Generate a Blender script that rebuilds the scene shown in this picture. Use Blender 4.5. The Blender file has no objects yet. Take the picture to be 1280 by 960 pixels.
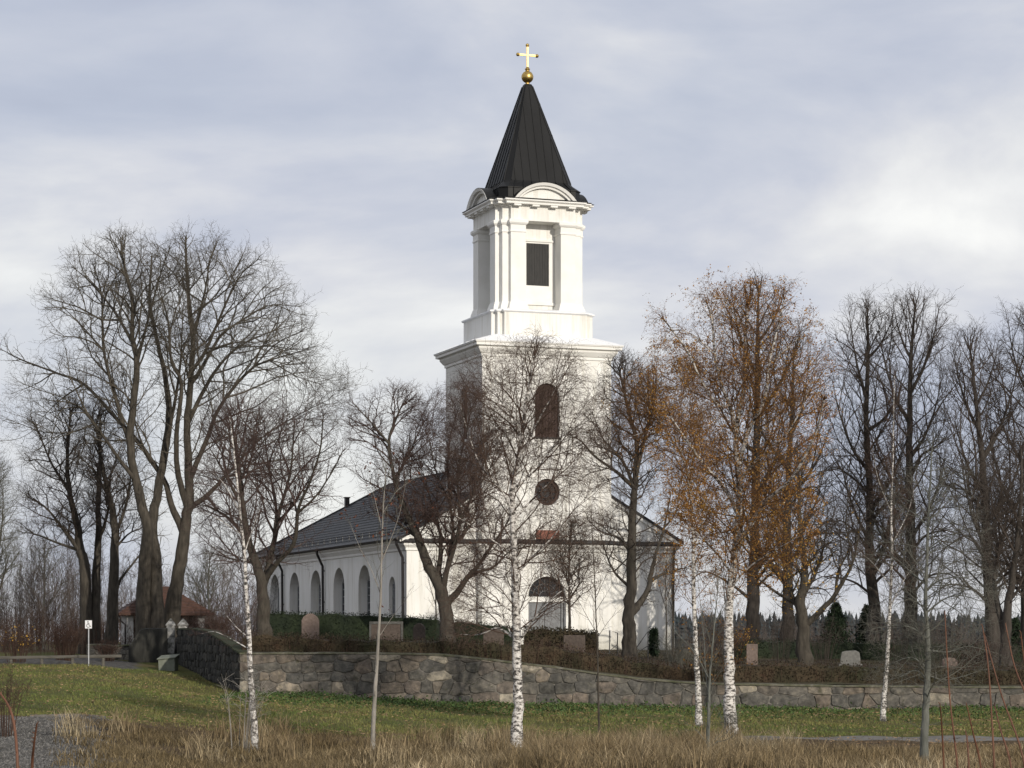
import bpy, bmesh, math, random
import numpy as np
from mathutils import Vector, Matrix
from mathutils.geometry import tessellate_polygon

C = bpy.context.scene.collection
SC = bpy.context.scene
R = math.radians
# ------------------------------------------------------------------ camera, sky, sun, exposure
F = 3000.0            # focal length in photograph pixels (1280 wide)
HZ = 800.0            # row of the horizon
CZ = 0.6              # camera height above the church floor
cam_d = bpy.data.cameras.new('camera')
cam_d.sensor_width = 36.0
cam_d.lens = F / 1280.0 * 36.0
cam_d.shift_y = (HZ - 480.0) / 1280.0
cam_d.clip_start = 0.5
cam_d.clip_end = 12000.0
cam = bpy.data.objects.new('camera', cam_d)
C.objects.link(cam)
cam.location = (0, 0, CZ)
cam.rotation_euler = (R(90), 0, 0)
SC.camera = cam

SUN_AZ = Vector((0.47, -0.88)).normalized()     # horizontal direction towards the sun
SUN_EL = R(17)
world = bpy.data.worlds.new('World')
SC.world = world
world.use_nodes = True
nt = world.node_tree
for n in list(nt.nodes):
    nt.nodes.remove(n)


def node(tree, kind, **kw):
    n = tree.nodes.new(kind)
    for k, v in kw.items():
        setattr(n, k, v)
    return n


def ramp(tree, stops, fac=None, interp='LINEAR'):
    n = tree.nodes.new('ShaderNodeValToRGB')
    cr = n.color_ramp
    cr.interpolation = interp
    while len(cr.elements) < len(stops):
        cr.elements.new(0.5)
    for e, (p, c) in zip(cr.elements, stops):
        e.position = p
        e.color = (c[0], c[1], c[2], 1) if hasattr(c, '__len__') else (c, c, c, 1)
    if fac is not None:
        tree.links.new(fac, n.inputs[0])
    return n


wout = node(nt, 'ShaderNodeOutputWorld')
wbg = node(nt, 'ShaderNodeBackground')
wbg.inputs['Strength'].default_value = 0.1
nt.links.new(wbg.outputs[0], wout.inputs[0])
sky = node(nt, 'ShaderNodeTexSky', sky_type='NISHITA', sun_disc=False)
sky.sun_elevation = SUN_EL
sky.sun_rotation = math.atan2(SUN_AZ.x, SUN_AZ.y)
wtc = node(nt, 'ShaderNodeTexCoord')
wmap = node(nt, 'ShaderNodeMapping')
wmap.inputs['Scale'].default_value = (1.0, 1.0, 2.3)
wmap.inputs['Location'].default_value = (0.613, 4.237, 3.672)
nt.links.new(wtc.outputs['Generated'], wmap.inputs[0])
wn = node(nt, 'ShaderNodeTexNoise')
wn.inputs['Scale'].default_value = 4.4
wn.inputs['Detail'].default_value = 8
wn.inputs['Roughness'].default_value = 0.52
wn.inputs['Distortion'].default_value = 0.35
nt.links.new(wmap.outputs[0], wn.inputs['Vector'])
wcl = ramp(nt, [(0.30, (4.5, 4.9, 6.05)), (0.40, (5.2, 5.6, 6.7)), (0.47, (6.0, 6.3, 7.2)), (0.53, (7.0, 7.15, 7.7)), (0.59, (8.2, 8.25, 8.4)), (0.68, (10.0, 10.0, 9.8))], wn.outputs['Fac'])
# thin gaps where the blue shows through
wn2 = node(nt, 'ShaderNodeTexNoise')
wn2.inputs['Scale'].default_value = 3.1
wn2.inputs['Detail'].default_value = 5
nt.links.new(wmap.outputs[0], wn2.inputs['Vector'])
wgap = ramp(nt, [(0.35, 0.14), (0.65, 0.03)], wn2.outputs['Fac'])
wmix = node(nt, 'ShaderNodeMixRGB')
nt.links.new(wgap.outputs[0], wmix.inputs[0])
nt.links.new(wcl.outputs[0], wmix.inputs[1])
nt.links.new(sky.outputs[0], wmix.inputs[2])
nt.links.new(wmix.outputs[0], wbg.inputs['Color'])

sun_d = bpy.data.lights.new('sun', 'SUN')
sun_d.energy = 3.3
sun_d.angle = R(0.6)
sun_d.color = (1.0, 0.93, 0.82)
sun = bpy.data.objects.new('sun', sun_d)
C.objects.link(sun)
sdir = Vector((SUN_AZ.x * math.cos(SUN_EL), SUN_AZ.y * math.cos(SUN_EL), math.sin(SUN_EL)))
sun.rotation_euler = sdir.to_track_quat('Z', 'Y').to_euler()
sun.location = (60, -60, 60)

SC.view_settings.view_transform = 'Standard'
SC.view_settings.look = 'None'
SC.view_settings.exposure = 0.0
SC.view_settings.gamma = 1.0
SC.view_settings.use_curve_mapping = False
SC.cycles.max_bounces = 5
SC.cycles.diffuse_bounces = 3
SC.cycles.use_adaptive_sampling = True
SC.cycles.adaptive_threshold = 0.02


# ------------------------------------------------------------------ helpers
def at(px, py, Y):
    return Vector(((px - 640.0) / F * Y, Y, CZ + (HZ - py) / F * Y))


def tag(o, label=None, cat=None, group=None, kind=None):
    if label: o['label'] = label
    if cat: o['category'] = cat
    if group: o['group'] = group
    if kind: o['kind'] = kind
    return o


def empty(name, loc, rz=0.0):
    o = bpy.data.objects.new(name, None)
    C.objects.link(o)
    o.empty_display_size = 0.3
    o.location = loc
    o.rotation_euler = (0, 0, rz)
    return o


def link(name, me, m, parent=None, loc=None):
    if m is not None:
        me.materials.append(m)
    o = bpy.data.objects.new(name, me)
    C.objects.link(o)
    if parent is not None:
        o.parent = parent
    if loc is not None:
        o.location = loc
    return o


def np_mesh(name, verts, faces, m, parent=None, loc=None, smooth=False):
    """verts (n,3); faces a list of (k,c) integer arrays, c corners each"""
    me = bpy.data.meshes.new(name)
    verts = np.asarray(verts, dtype=np.float32)
    me.vertices.add(len(verts))
    me.vertices.foreach_set('co', verts.ravel())
    li = np.concatenate([f.ravel() for f in faces]).astype(np.int32)
    cnt = np.concatenate([np.full(len(f), f.shape[1], dtype=np.int32) for f in faces])
    st = np.concatenate([[0], np.cumsum(cnt)[:-1]]).astype(np.int32)
    me.loops.add(len(li))
    me.loops.foreach_set('vertex_index', li)
    me.polygons.add(len(cnt))
    me.polygons.foreach_set('loop_start', st)
    me.polygons.foreach_set('loop_total', cnt)
    if smooth:
        me.polygons.foreach_set('use_smooth', np.ones(len(cnt), dtype=bool))
    me.update(calc_edges=True)
    return link(name, me, m, parent, loc)


class MB:
    """collects boxes, prisms, sweeps and tubes into ONE mesh"""
    def __init__(self):
        self.v = []
        self.f = []

    def add(self, vs, fs):
        b = len(self.v)
        self.v += [tuple(p) for p in vs]
        self.f += [tuple(i + b for i in f) for f in fs]

    def box(self, x0, x1, y0, y1, z0, z1):
        self.add([(x0, y0, z0), (x1, y0, z0), (x1, y1, z0), (x0, y1, z0), (x0, y0, z1), (x1, y0, z1), (x1, y1, z1), (x0, y1, z1)],
                 [(0, 3, 2, 1), (4, 5, 6, 7), (0, 1, 5, 4), (1, 2, 6, 5), (2, 3, 7, 6), (3, 0, 4, 7)])

    def prism(self, poly, z0, z1, scale1=1.0, centre=(0, 0)):
        n = len(poly)
        vs = [(x, y, z0) for x, y in poly] + [(centre[0] + (x - centre[0]) * scale1, centre[1] + (y - centre[1]) * scale1, z1) for x, y in poly]
        self.add(vs, [tuple(range(n - 1, -1, -1)), tuple(range(n, 2 * n))] + [(i, (i + 1) % n, n + (i + 1) % n, n + i) for i in range(n)])

    def loft(self, rings, cap=True):
        n = len(rings[0])
        vs = [p for r in rings for p in r]
        fs = []
        for k in range(len(rings) - 1):
            for i in range(n):
                j = (i + 1) % n
                fs.append((k * n + i, k * n + j, (k + 1) * n + j, (k + 1) * n + i))
        if cap:
            fs += [tuple(range(n - 1, -1, -1)), tuple((len(rings) - 1) * n + i for i in range(n))]
        self.add(vs, fs)

    def sweep(self, prof, path, closed=True):
        """prof: (out, z) points from bottom to top; path: plan polygon, counter-clockwise, mitred joins"""
        n = len(path)
        offs = []
        for i in range(n):
            p = Vector(path[i])
            if closed or 0 < i < n - 1:
                a = (p - Vector(path[i - 1])).normalized()
                b = (Vector(path[(i + 1) % n]) - p).normalized()
            elif i == 0:
                a = b = (Vector(path[1]) - p).normalized()
            else:
                a = b = (p - Vector(path[i - 1])).normalized()
            na, nb = Vector((a.y, -a.x)), Vector((b.y, -b.x))
            m = (na + nb)
            m = m / max(m.dot(na), 0.2)
            offs.append(m)
        k = len(prof)
        vs = [(path[i][0] + offs[i].x * o, path[i][1] + offs[i].y * o, z) for i in range(n) for o, z in prof]
        fs = []
        rng = n if closed else n - 1
        for i in range(rng):
            j = (i + 1) % n
            for q in range(k - 1):
                fs.append((i * k + q, j * k + q, j * k + q + 1, i * k + q + 1))
            fs.append((i * k + k - 1, j * k + k - 1, j * k, i * k))
        if not closed:
            fs.append(tuple(range(k - 1, -1, -1)))
            fs.append(tuple((n - 1) * k + q for q in range(k)))
        self.add(vs, fs)

    def tube(self, pts, rad, sides=8):
        pts = [Vector(p) for p in pts]
        if not hasattr(rad, '__len__'):
            rad = [rad] * len(pts)
        rings = []
        for i, p in enumerate(pts):
            t = (pts[min(i + 1, len(pts) - 1)] - pts[max(i - 1, 0)]).normalized()
            ref = Vector((0, 0, 1)) if abs(t.z) < 0.8 else Vector((1, 0, 0))
            a = t.cross(ref).normalized()
            b = t.cross(a)
            rings.append([p + (a * math.cos(2 * math.pi * k / sides) + b * math.sin(2 * math.pi * k / sides)) * rad[i] for k in range(sides)])
        self.loft(rings)

    def lathe(self, prof, centre, sides=20):
        rings = [[(centre[0] + r * math.cos(2 * math.pi * k / sides), centre[1] + r * math.sin(2 * math.pi * k / sides), z) for k in range(sides)] for r, z in prof]
        self.loft(rings)

    def panel(self, o, ex, ey, inn, outer, holes=()):
        """a flat wall in plane (o, ex, ey) with holes [(loop, depth)] whose reveals run along inn"""
        o, ex, ey, inn = Vector(o), Vector(ex), Vector(ey), Vector(inn)
        loops = [[Vector((x, y, 0)) for x, y in outer]] + [[Vector((x, y, 0)) for x, y in h] for h, d in holes]
        flat = [p for l in loops for p in l]
        vs = [o + ex * p.x + ey * p.y for p in flat]
        self.add(vs, [tuple(t) for t in tessellate_polygon(loops)])
        for h, d in holes:
            n = len(h)
            a = [o + ex * x + ey * y for x, y in h]
            b = [p + inn * d for p in a]
            self.add(a + b, [(i, (i + 1) % n, n + (i + 1) % n, n + i) for i in range(n)])

    def build(self, name, m, parent=None, loc=None, smooth=False, bevel=0.0):
        me = bpy.data.meshes.new(name)
        me.from_pydata(self.v, [], self.f)
        bm = bmesh.new()
        bm.from_mesh(me)
        bmesh.ops.recalc_face_normals(bm, faces=bm.faces)
        if bevel:
            bmesh.ops.bevel(bm, geom=[e for e in bm.edges if len(e.link_faces) == 2 and e.calc_face_angle(0) > 0.6], offset=bevel, segments=1, affect='EDGES')
        bm.to_mesh(me)
        bm.free()
        if smooth:
            for p in me.polygons: p.use_smooth = True
        return link(name, me, m, parent, loc)


def arch(cx, w, z0, spring, n=14, rise=None):
    r = w / 2
    rise = r if rise is None else rise
    return [(cx - r, z0), (cx + r, z0)] + [(cx + r * math.cos(math.pi * k / n), spring + rise * math.sin(math.pi * k / n)) for k in range(n + 1)]


def disc(cx, cz, r, n=28):
    return [(cx + r * math.cos(2 * math.pi * k / n), cz + r * math.sin(2 * math.pi * k / n)) for k in range(n)]


# ------------------------------------------------------------------ materials
MATS = {}


def mat(name, stops, scale=4.0, detail=5, rough=0.8, bump=0.0, bump_scale=None, stretch=(1, 1, 1), island=None, metallic=0.0, spec=0.3, bump_dist=0.02):
    """noise-mottled surface; island = extra ramp picked per loose piece and multiplied in"""
    m = bpy.data.materials.new(name)
    m.use_nodes = True
    t = m.node_tree
    b = t.nodes['Principled BSDF']
    b.inputs['Roughness'].default_value = rough
    b.inputs['Metallic'].default_value = metallic
    b.inputs['Specular IOR Level'].default_value = spec
    tc = node(t, 'ShaderNodeTexCoord')
    mp = node(t, 'ShaderNodeMapping')
    mp.inputs['Scale'].default_value = stretch
    t.links.new(tc.outputs['Object'], mp.inputs[0])
    n = node(t, 'ShaderNodeTexNoise')
    n.inputs['Scale'].default_value = scale
    n.inputs['Detail'].default_value = detail
    n.inputs['Roughness'].default_value = 0.6
    t.links.new(mp.outputs[0], n.inputs['Vector'])
    r = ramp(t, stops, n.outputs['Fac'])
    col = r.outputs[0]
    if island:
        g = node(t, 'ShaderNodeNewGeometry')
        ir = ramp(t, island, g.outputs['Random Per Island'])
        mx = node(t, 'ShaderNodeMixRGB', blend_type='MULTIPLY')
        mx.inputs[0].default_value = 1.0
        t.links.new(col, mx.inputs[1])
        t.links.new(ir.outputs[0], mx.inputs[2])
        col = mx.outputs[0]
    t.links.new(col, b.inputs['Base Color'])
    if bump:
        n2 = node(t, 'ShaderNodeTexNoise')
        n2.inputs['Scale'].default_value = bump_scale or scale * 3
        n2.inputs['Detail'].default_value = 6
        t.links.new(mp.outputs[0], n2.inputs['Vector'])
        bp = node(t, 'ShaderNodeBump')
        bp.inputs['Strength'].default_value = bump
        bp.inputs['Distance'].default_value = bump_dist
        t.links.new(n2.outputs['Fac'], bp.inputs['Height'])
        t.links.new(bp.outputs[0], b.inputs['Normal'])
    MATS[name] = m
    return m


M_plaster = mat('plaster', [(0.25, (0.70, 0.685, 0.64)), (0.5, (0.80, 0.79, 0.755)), (0.75, (0.83, 0.82, 0.79))], 0.5, 8, 0.9, 0.25, 14, (1, 1, 0.45), bump_dist=0.015)
# rain streaks and dirt in the limewash: long vertical smears and a soiled damp foot
def weathered(m):
    t = m.node_tree
    b = t.nodes['Principled BSDF']
    src = b.inputs['Base Color'].links[0].from_socket
    tc = node(t, 'ShaderNodeTexCoord')
    mp = node(t, 'ShaderNodeMapping')
    mp.inputs['Scale'].default_value = (2.6, 2.6, 0.16)
    t.links.new(tc.outputs['Object'], mp.inputs[0])
    n = node(t, 'ShaderNodeTexNoise')
    n.inputs['Scale'].default_value = 1.3
    n.inputs['Detail'].default_value = 8
    n.inputs['Roughness'].default_value = 0.7
    t.links.new(mp.outputs[0], n.inputs['Vector'])
    r = ramp(t, [(0.34, (0.80, 0.785, 0.74)), (0.47, (0.96, 0.955, 0.94)), (0.55, (1, 1, 1))], n.outputs['Fac'])
    n2 = node(t, 'ShaderNodeTexNoise')
    n2.inputs['Scale'].default_value = 0.9
    n2.inputs['Detail'].default_value = 9
    t.links.new(tc.outputs['Object'], n2.inputs['Vector'])
    sx = node(t, 'ShaderNodeSeparateXYZ')
    t.links.new(tc.outputs['Object'], sx.inputs[0])
    ad = node(t, 'ShaderNodeMath', operation='MULTIPLY_ADD')
    t.links.new(n2.outputs['Fac'], ad.inputs[0])
    ad.inputs[1].default_value = 2.4
    t.links.new(sx.outputs['Z'], ad.inputs[2])
    mr = node(t, 'ShaderNodeMapRange')
    mr.inputs['From Min'].default_value = 0.9
    mr.inputs['From Max'].default_value = 2.6
    t.links.new(ad.outputs[0], mr.inputs['Value'])
    r2 = ramp(t, [(0.0, (0.62, 0.61, 0.56)), (1.0, (1, 1, 1))], mr.outputs[0])
    col = src
    for x in (r, r2):
        mx = node(t, 'ShaderNodeMixRGB', blend_type='MULTIPLY')
        mx.inputs[0].default_value = 1.0
        t.links.new(col, mx.inputs[1])
        t.links.new(x.outputs[0], mx.inputs[2])
        col = mx.outputs[0]
    t.links.new(col, b.inputs['Base Color'])


weathered(M_plaster)
M_trim = mat('white_trim', [(0.3, (0.74, 0.725, 0.68)), (0.7, (0.82, 0.81, 0.775))], 1.2, 6, 0.8, 0.1, 20)
M_whitemetal = mat('white_sheet_metal', [(0.3, (0.72, 0.73, 0.74)), (0.7, (0.82, 0.82, 0.82))], 2, 5, 0.45, 0.05, 8)
M_black = mat('black_sheet_metal', [(0.3, (0.006, 0.006, 0.006)), (0.7, (0.012, 0.012, 0.012))], 0.9, 6, 0.5, 0.15, 3, (1, 1, 0.4), spec=0.2)
M_slate = mat('dark_roofing', [(0.25, (0.010, 0.011, 0.013)), (0.75, (0.036, 0.038, 0.042))], 2.2, 7, 0.6, 0.5, 9, (1, 1, 1), spec=0.3)
M_gold = mat('gilded_metal', [(0.3, (0.42, 0.28, 0.09)), (0.7, (0.62, 0.44, 0.15))], 5, 4, 0.38, metallic=1.0)
M_glass = mat('dark_glass', [(0.3, (0.012, 0.014, 0.017)), (0.7, (0.03, 0.034, 0.04))], 3, 3, 0.12, spec=0.6)
M_brownwood = mat('brown_shutter', [(0.3, (0.028, 0.013, 0.009)), (0.7, (0.055, 0.026, 0.018))], 3, 6, 0.6, 0.3, 14, (6, 6, 0.6))
M_blackwood = mat('black_shutter', [(0.3, (0.012, 0.012, 0.012)), (0.7, (0.035, 0.033, 0.031))], 3, 6, 0.6, 0.3, 14, (6, 6, 0.6))
M_greydoor = mat('grey_painted_door', [(0.3, (0.14, 0.145, 0.15)), (0.7, (0.21, 0.215, 0.22))], 3, 5, 0.55)  # grey paint, darkened further to carry the shadow of the door recess
M_copper = mat('rust_red_plate', [(0.3, (0.17, 0.055, 0.035)), (0.7, (0.27, 0.10, 0.065))], 3, 6, 0.6)
M_tile = mat('red_roof_tile', [(0.3, (0.045, 0.025, 0.018)), (0.7, (0.095, 0.046, 0.032))], 5, 6, 0.75, 0.4, 20)
M_pipe = mat('dark_pipe', [(0.3, (0.012, 0.011, 0.012)), (0.7, (0.03, 0.026, 0.025))], 3, 3, 0.45)
M_iron = mat('grey_iron', [(0.3, (0.05, 0.05, 0.05)), (0.7, (0.11, 0.11, 0.11))], 6, 3, 0.5, metallic=0.5)
M_galv = mat('galvanised_steel', [(0.3, (0.30, 0.31, 0.32)), (0.7, (0.44, 0.45, 0.46))], 6, 3, 0.5, metallic=0.4)
M_signwhite = mat('sign_white', [(0.3, (0.70, 0.71, 0.72)), (0.7, (0.78, 0.78, 0.78))], 6, 2, 0.5)
M_signblack = mat('sign_black', [(0.3, (0.015, 0.015, 0.02)), (0.7, (0.025, 0.025, 0.03))], 6, 2, 0.5)
M_timber = mat('weathered_timber', [(0.3, (0.06, 0.055, 0.046)), (0.7, (0.14, 0.13, 0.11))], 4, 6, 0.85, 0.4, 20, (0.4, 4, 4))
M_boxgrey = mat('grit_box_paint', [(0.3, (0.13, 0.14, 0.11)), (0.7, (0.20, 0.21, 0.17))], 4, 5, 0.7)
M_stone = mat('field_stone', [(0.3, (0.45, 0.45, 0.45)), (0.5, (0.85, 0.85, 0.85)), (0.70, (1.4, 1.36, 1.28))], 4, 10, 0.9, 0.9, 12,
              island=[(0.0, (0.090, 0.088, 0.083)), (0.35, (0.118, 0.113, 0.103)), (0.6, (0.142, 0.132, 0.117)), (0.76, (0.148, 0.124, 0.106)), (0.88, (0.19, 0.163, 0.135)), (0.95, (0.26, 0.235, 0.195)), (1.0, (0.37, 0.335, 0.275))])
def stained(m):
    t = m.node_tree
    b = t.nodes['Principled BSDF']
    src = b.inputs['Base Color'].links[0].from_socket
    tc = node(t, 'ShaderNodeTexCoord')
    col = src
    for sc_, stops in ((0.8, [(0.35, (0.62, 0.62, 0.60)), (0.6, (1.08, 1.06, 1.03))]), (9.0, [(0.60, (1, 1, 1)), (0.68, (1.7, 1.7, 1.6))]), (3.2, [(0.30, (0.55, 0.58, 0.42)), (0.42, (1, 1, 1))])):
        n = node(t, 'ShaderNodeTexNoise')
        n.inputs['Scale'].default_value = sc_
        n.inputs['Detail'].default_value = 8
        n.inputs['Roughness'].default_value = 0.65
        t.links.new(tc.outputs['Object'], n.inputs['Vector'])
        r = ramp(t, stops, n.outputs['Fac'])
        mx = node(t, 'ShaderNodeMixRGB', blend_type='MULTIPLY')
        mx.inputs[0].default_value = 1.0
        t.links.new(col, mx.inputs[1])
        t.links.new(r.outputs[0], mx.inputs[2])
        col = mx.outputs[0]
    t.links.new(col, b.inputs['Base Color'])


stained(M_stone)
M_darkstone = mat('mossy_shaded_stone', [(0.3, (0.55, 0.55, 0.55)), (0.5, (0.85, 0.85, 0.85)), (0.72, (1.2, 1.2, 1.15))], 5, 9, 0.95, 0.7, 16, island=[(0.0, (0.022, 0.022, 0.020)), (0.6, (0.042, 0.040, 0.035)), (1.0, (0.075, 0.070, 0.060))])  # darker field stone: moss, plus the side wall's shade put into the colour
M_mortar = mat('old_mortar', [(0.3, (0.08, 0.075, 0.066)), (0.7, (0.20, 0.185, 0.16))], 6, 6, 0.95, 0.5, 20)
M_coping = mat('mossy_coping', [(0.3, (0.055, 0.06, 0.03)), (0.55, (0.11, 0.105, 0.075)), (0.75, (0.18, 0.17, 0.15))], 3, 8, 0.95, 0.6, 14)
M_pinkgranite = mat('pink_granite', [(0.3, (0.12, 0.088, 0.073)), (0.7, (0.21, 0.16, 0.135))], 9, 8, 0.7, 0.2, 30)  # granite tones lowered here and below to carry the shade under the trees
M_greygranite = mat('grey_granite', [(0.3, (0.065, 0.064, 0.058)), (0.7, (0.13, 0.125, 0.115))], 9, 8, 0.75, 0.2, 30)
M_browngranite = mat('brown_granite', [(0.3, (0.055, 0.042, 0.034)), (0.7, (0.11, 0.085, 0.070))], 9, 8, 0.75, 0.2, 30)
M_palegranite = mat('pale_granite', [(0.3, (0.11, 0.108, 0.10)), (0.7, (0.20, 0.195, 0.18))], 9, 8, 0.75, 0.2, 30)
M_path = mat('path_gravel', [(0.3, (0.11, 0.102, 0.09)), (0.7, (0.19, 0.178, 0.16))], 3, 9, 0.95, 0.5, 40)
M_gravel = mat('grey_gravel', [(0.25, (0.04, 0.04, 0.04)), (0.5, (0.095, 0.09, 0.085)), (0.72, (0.17, 0.16, 0.15))], 7, 10, 0.95, 0.8, 30)
M_needle = mat('dark_needles', [(0.3, (0.010, 0.020, 0.010)), (0.7, (0.028, 0.045, 0.020))], 2, 3, 0.8, island=[(0, 0.6), (1, 1.4)])
M_hedge = mat('hedge_leaves', [(0.3, (0.008, 0.014, 0.006)), (0.7, (0.022, 0.032, 0.013))], 1.5, 3, 0.75, island=[(0, 0.5), (1, 1.5)])
M_hedgebrown = mat('brown_hedge', [(0.3, (0.026, 0.026, 0.011)), (0.5, (0.034, 0.027, 0.014)), (0.62, (0.050, 0.036, 0.020)), (0.75, (0.048, 0.027, 0.015))], 0.9, 4, 0.85, island=[(0, 0.5), (1, 1.5)])
M_bushtwig = mat('bush_twigs', [(0.3, (0.040, 0.022, 0.017)), (0.7, (0.085, 0.052, 0.036))], 0.8, 4, 0.9, island=[(0, 0.6), (1, 1.5)])
M_forest = mat('far_conifers', [(0.3, (0.022, 0.030, 0.034)), (0.7, (0.045, 0.053, 0.055))], 0.06, 4, 0.9, island=[(0, 0.7), (1, 1.3)])  # bluish tone of distant haze is mixed into the tree colour
M_thicket = mat('thicket_twigs', [(0.3, (0.075, 0.060, 0.050)), (0.7, (0.14, 0.115, 0.10))], 0.12, 4, 0.9, island=[(0, 0.6), (1, 1.4)])
M_tallgrass = mat('dry_grass', [(0.28, (0.082, 0.057, 0.027)), (0.42, (0.145, 0.105, 0.053)), (0.55, (0.235, 0.18, 0.105)), (0.7, (0.36, 0.30, 0.195))], 0.34, 5, 0.9, island=[(0, 0.45), (0.6, 1.0), (1, 1.6)])
M_rough = mat('rough_grass', [(0.28, (0.070, 0.052, 0.024)), (0.45, (0.115, 0.085, 0.042)), (0.6, (0.15, 0.115, 0.062)), (0.75, (0.20, 0.165, 0.10))], 0.5, 5, 0.9, island=[(0, 0.5), (0.6, 1.0), (1, 1.5)])
M_lawn = mat('lawn_blades', [(0.3, (0.18, 0.15, 0.062)), (0.44, (0.150, 0.145, 0.048)), (0.58, (0.112, 0.133, 0.035)), (0.75, (0.082, 0.116, 0.028))], 0.32, 5, 0.85, island=[(0, 0.55), (1, 1.45)])
M_weeds = mat('weed_leaves', [(0.3, (0.030, 0.055, 0.014)), (0.7, (0.065, 0.105, 0.028))], 0.7, 4, 0.8, island=[(0, 0.5), (1, 1.5)])
M_fallen = mat('fallen_leaves', [(0.3, (0.15, 0.085, 0.042)), (0.7, (0.36, 0.25, 0.14))], 2, 3, 0.9, island=[(0, 0.5), (1, 1.4)])
M_orange = mat('orange_birch_leaves', [(0.3, (0.195, 0.085, 0.022)), (0.55, (0.26, 0.135, 0.032)), (0.75, (0.34, 0.21, 0.048))], 0.8, 4, 0.8, island=[(0, (0.5, 0.38, 0.35)), (0.5, (1, 0.95, 0.9)), (1, (1.35, 1.4, 1.2))])
M_gold_leaf = mat('golden_leaves', [(0.3, (0.26, 0.14, 0.022)), (0.7, (0.42, 0.26, 0.045))], 1, 3, 0.8, island=[(0, 0.5), (1, 1.4)])
M_darkleaf = mat('dark_red_leaves', [(0.3, (0.035, 0.014, 0.010)), (0.7, (0.13, 0.045, 0.022))], 2, 3, 0.8, island=[(0, 0.5), (1, 1.6)])


def bark(name, a, b, scale=7.0):
    return mat(name, [(0.3, a), (0.7, b)], scale, 8, 0.95, 0.9, scale * 1.6, (1, 1, 0.25), bump_dist=0.04)


B_ash = bark('grey_brown_bark', (0.030, 0.026, 0.020), (0.082, 0.070, 0.055))
B_lime = bark('dark_lime_bark', (0.030, 0.025, 0.021), (0.075, 0.064, 0.054))
B_dark = bark('blackish_bark', (0.030, 0.026, 0.021), (0.085, 0.073, 0.058))
B_lichen = bark('lichen_grey_bark', (0.075, 0.078, 0.066), (0.17, 0.172, 0.15))
B_pale = bark('pale_sapling_bark', (0.17, 0.155, 0.13), (0.33, 0.305, 0.27), 12)
T_grey = mat('grey_twigs', [(0.3, (0.056, 0.048, 0.037)), (0.7, (0.115, 0.100, 0.078))], 0.5, 3, 0.9)
T_brown = mat('brown_twigs', [(0.3, (0.040, 0.031, 0.025)), (0.7, (0.082, 0.064, 0.052))], 0.5, 3, 0.9)
T_red = mat('reddish_twigs', [(0.3, (0.046, 0.029, 0.025)), (0.7, (0.088, 0.058, 0.049))], 0.5, 3, 0.9)
T_birch = mat('birch_twigs', [(0.3, (0.055, 0.034, 0.024)), (0.7, (0.105, 0.070, 0.052))], 0.5, 3, 0.9)
T_orange = mat('orange_brown_twigs', [(0.3, (0.090, 0.043, 0.018)), (0.7, (0.155, 0.085, 0.040))], 0.5, 3, 0.9)
T_lichen = mat('lichen_twigs', [(0.3, (0.075, 0.074, 0.060)), (0.7, (0.15, 0.145, 0.12))], 0.5, 3, 0.9)
T_shoot = mat('red_shoot_bark', [(0.3, (0.085, 0.038, 0.022)), (0.7, (0.17, 0.078, 0.045))], 3, 4, 0.6)


def birch_bark(name):
    m = bpy.data.materials.new(name)
    m.use_nodes = True
    t = m.node_tree
    b = t.nodes['Principled BSDF']
    b.inputs['Roughness'].default_value = 0.75
    tc = node(t, 'ShaderNodeTexCoord')
    mp = node(t, 'ShaderNodeMapping')
    mp.inputs['Scale'].default_value = (2.6, 2.6, 5.0)
    t.links.new(tc.outputs['Object'], mp.inputs[0])
    n = node(t, 'ShaderNodeTexNoise')
    n.inputs['Scale'].default_value = 3.0
    n.inputs['Detail'].default_value = 8
    n.inputs['Roughness'].default_value = 0.72
    t.links.new(mp.outputs[0], n.inputs['Vector'])
    r = ramp(t, [(0.42, (0.03, 0.027, 0.024)), (0.475, (0.20, 0.18, 0.16)), (0.52, (0.58, 0.55, 0.51)), (0.7, (0.74, 0.72, 0.68))], n.outputs['Fac'])
    # the rough dark foot of an old birch: black patches that thin out upwards
    sx = node(t, 'ShaderNodeSeparateXYZ')
    t.links.new(tc.outputs['Object'], sx.inputs[0])
    n2 = node(t, 'ShaderNodeTexNoise')
    n2.inputs['Scale'].default_value = 3.5
    n2.inputs['Detail'].default_value = 6
    t.links.new(tc.outputs['Object'], n2.inputs['Vector'])
    ad = node(t, 'ShaderNodeMath', operation='MULTIPLY_ADD')
    t.links.new(n2.outputs['Fac'], ad.inputs[0])
    ad.inputs[1].default_value = -2.2
    t.links.new(sx.outputs['Z'], ad.inputs[2])
    r2 = ramp(t, [(0.0, 1.0), (0.35, 0.0)])
    mr = node(t, 'ShaderNodeMapRange')
    mr.inputs['From Min'].default_value = -1.3
    mr.inputs['From Max'].default_value = 0.9
    t.links.new(ad.outputs[0], mr.inputs['Value'])
    t.links.new(mr.outputs[0], r2.inputs[0])
    mx = node(t, 'ShaderNodeMixRGB')
    t.links.new(r2.outputs[0], mx.inputs[0])
    t.links.new(r.outputs[0], mx.inputs[1])
    mx.inputs[2].default_value = (0.035, 0.032, 0.028, 1)
    t.links.new(mx.outputs[0], b.inputs['Base Color'])
    bp = node(t, 'ShaderNodeBump')
    bp.inputs['Strength'].default_value = 0.5
    bp.inputs['Distance'].default_value = 0.02
    t.links.new(n.outputs['Fac'], bp.inputs['Height'])
    t.links.new(bp.outputs[0], b.inputs['Normal'])
    return m


B_birch = birch_bark('birch_bark')

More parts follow.
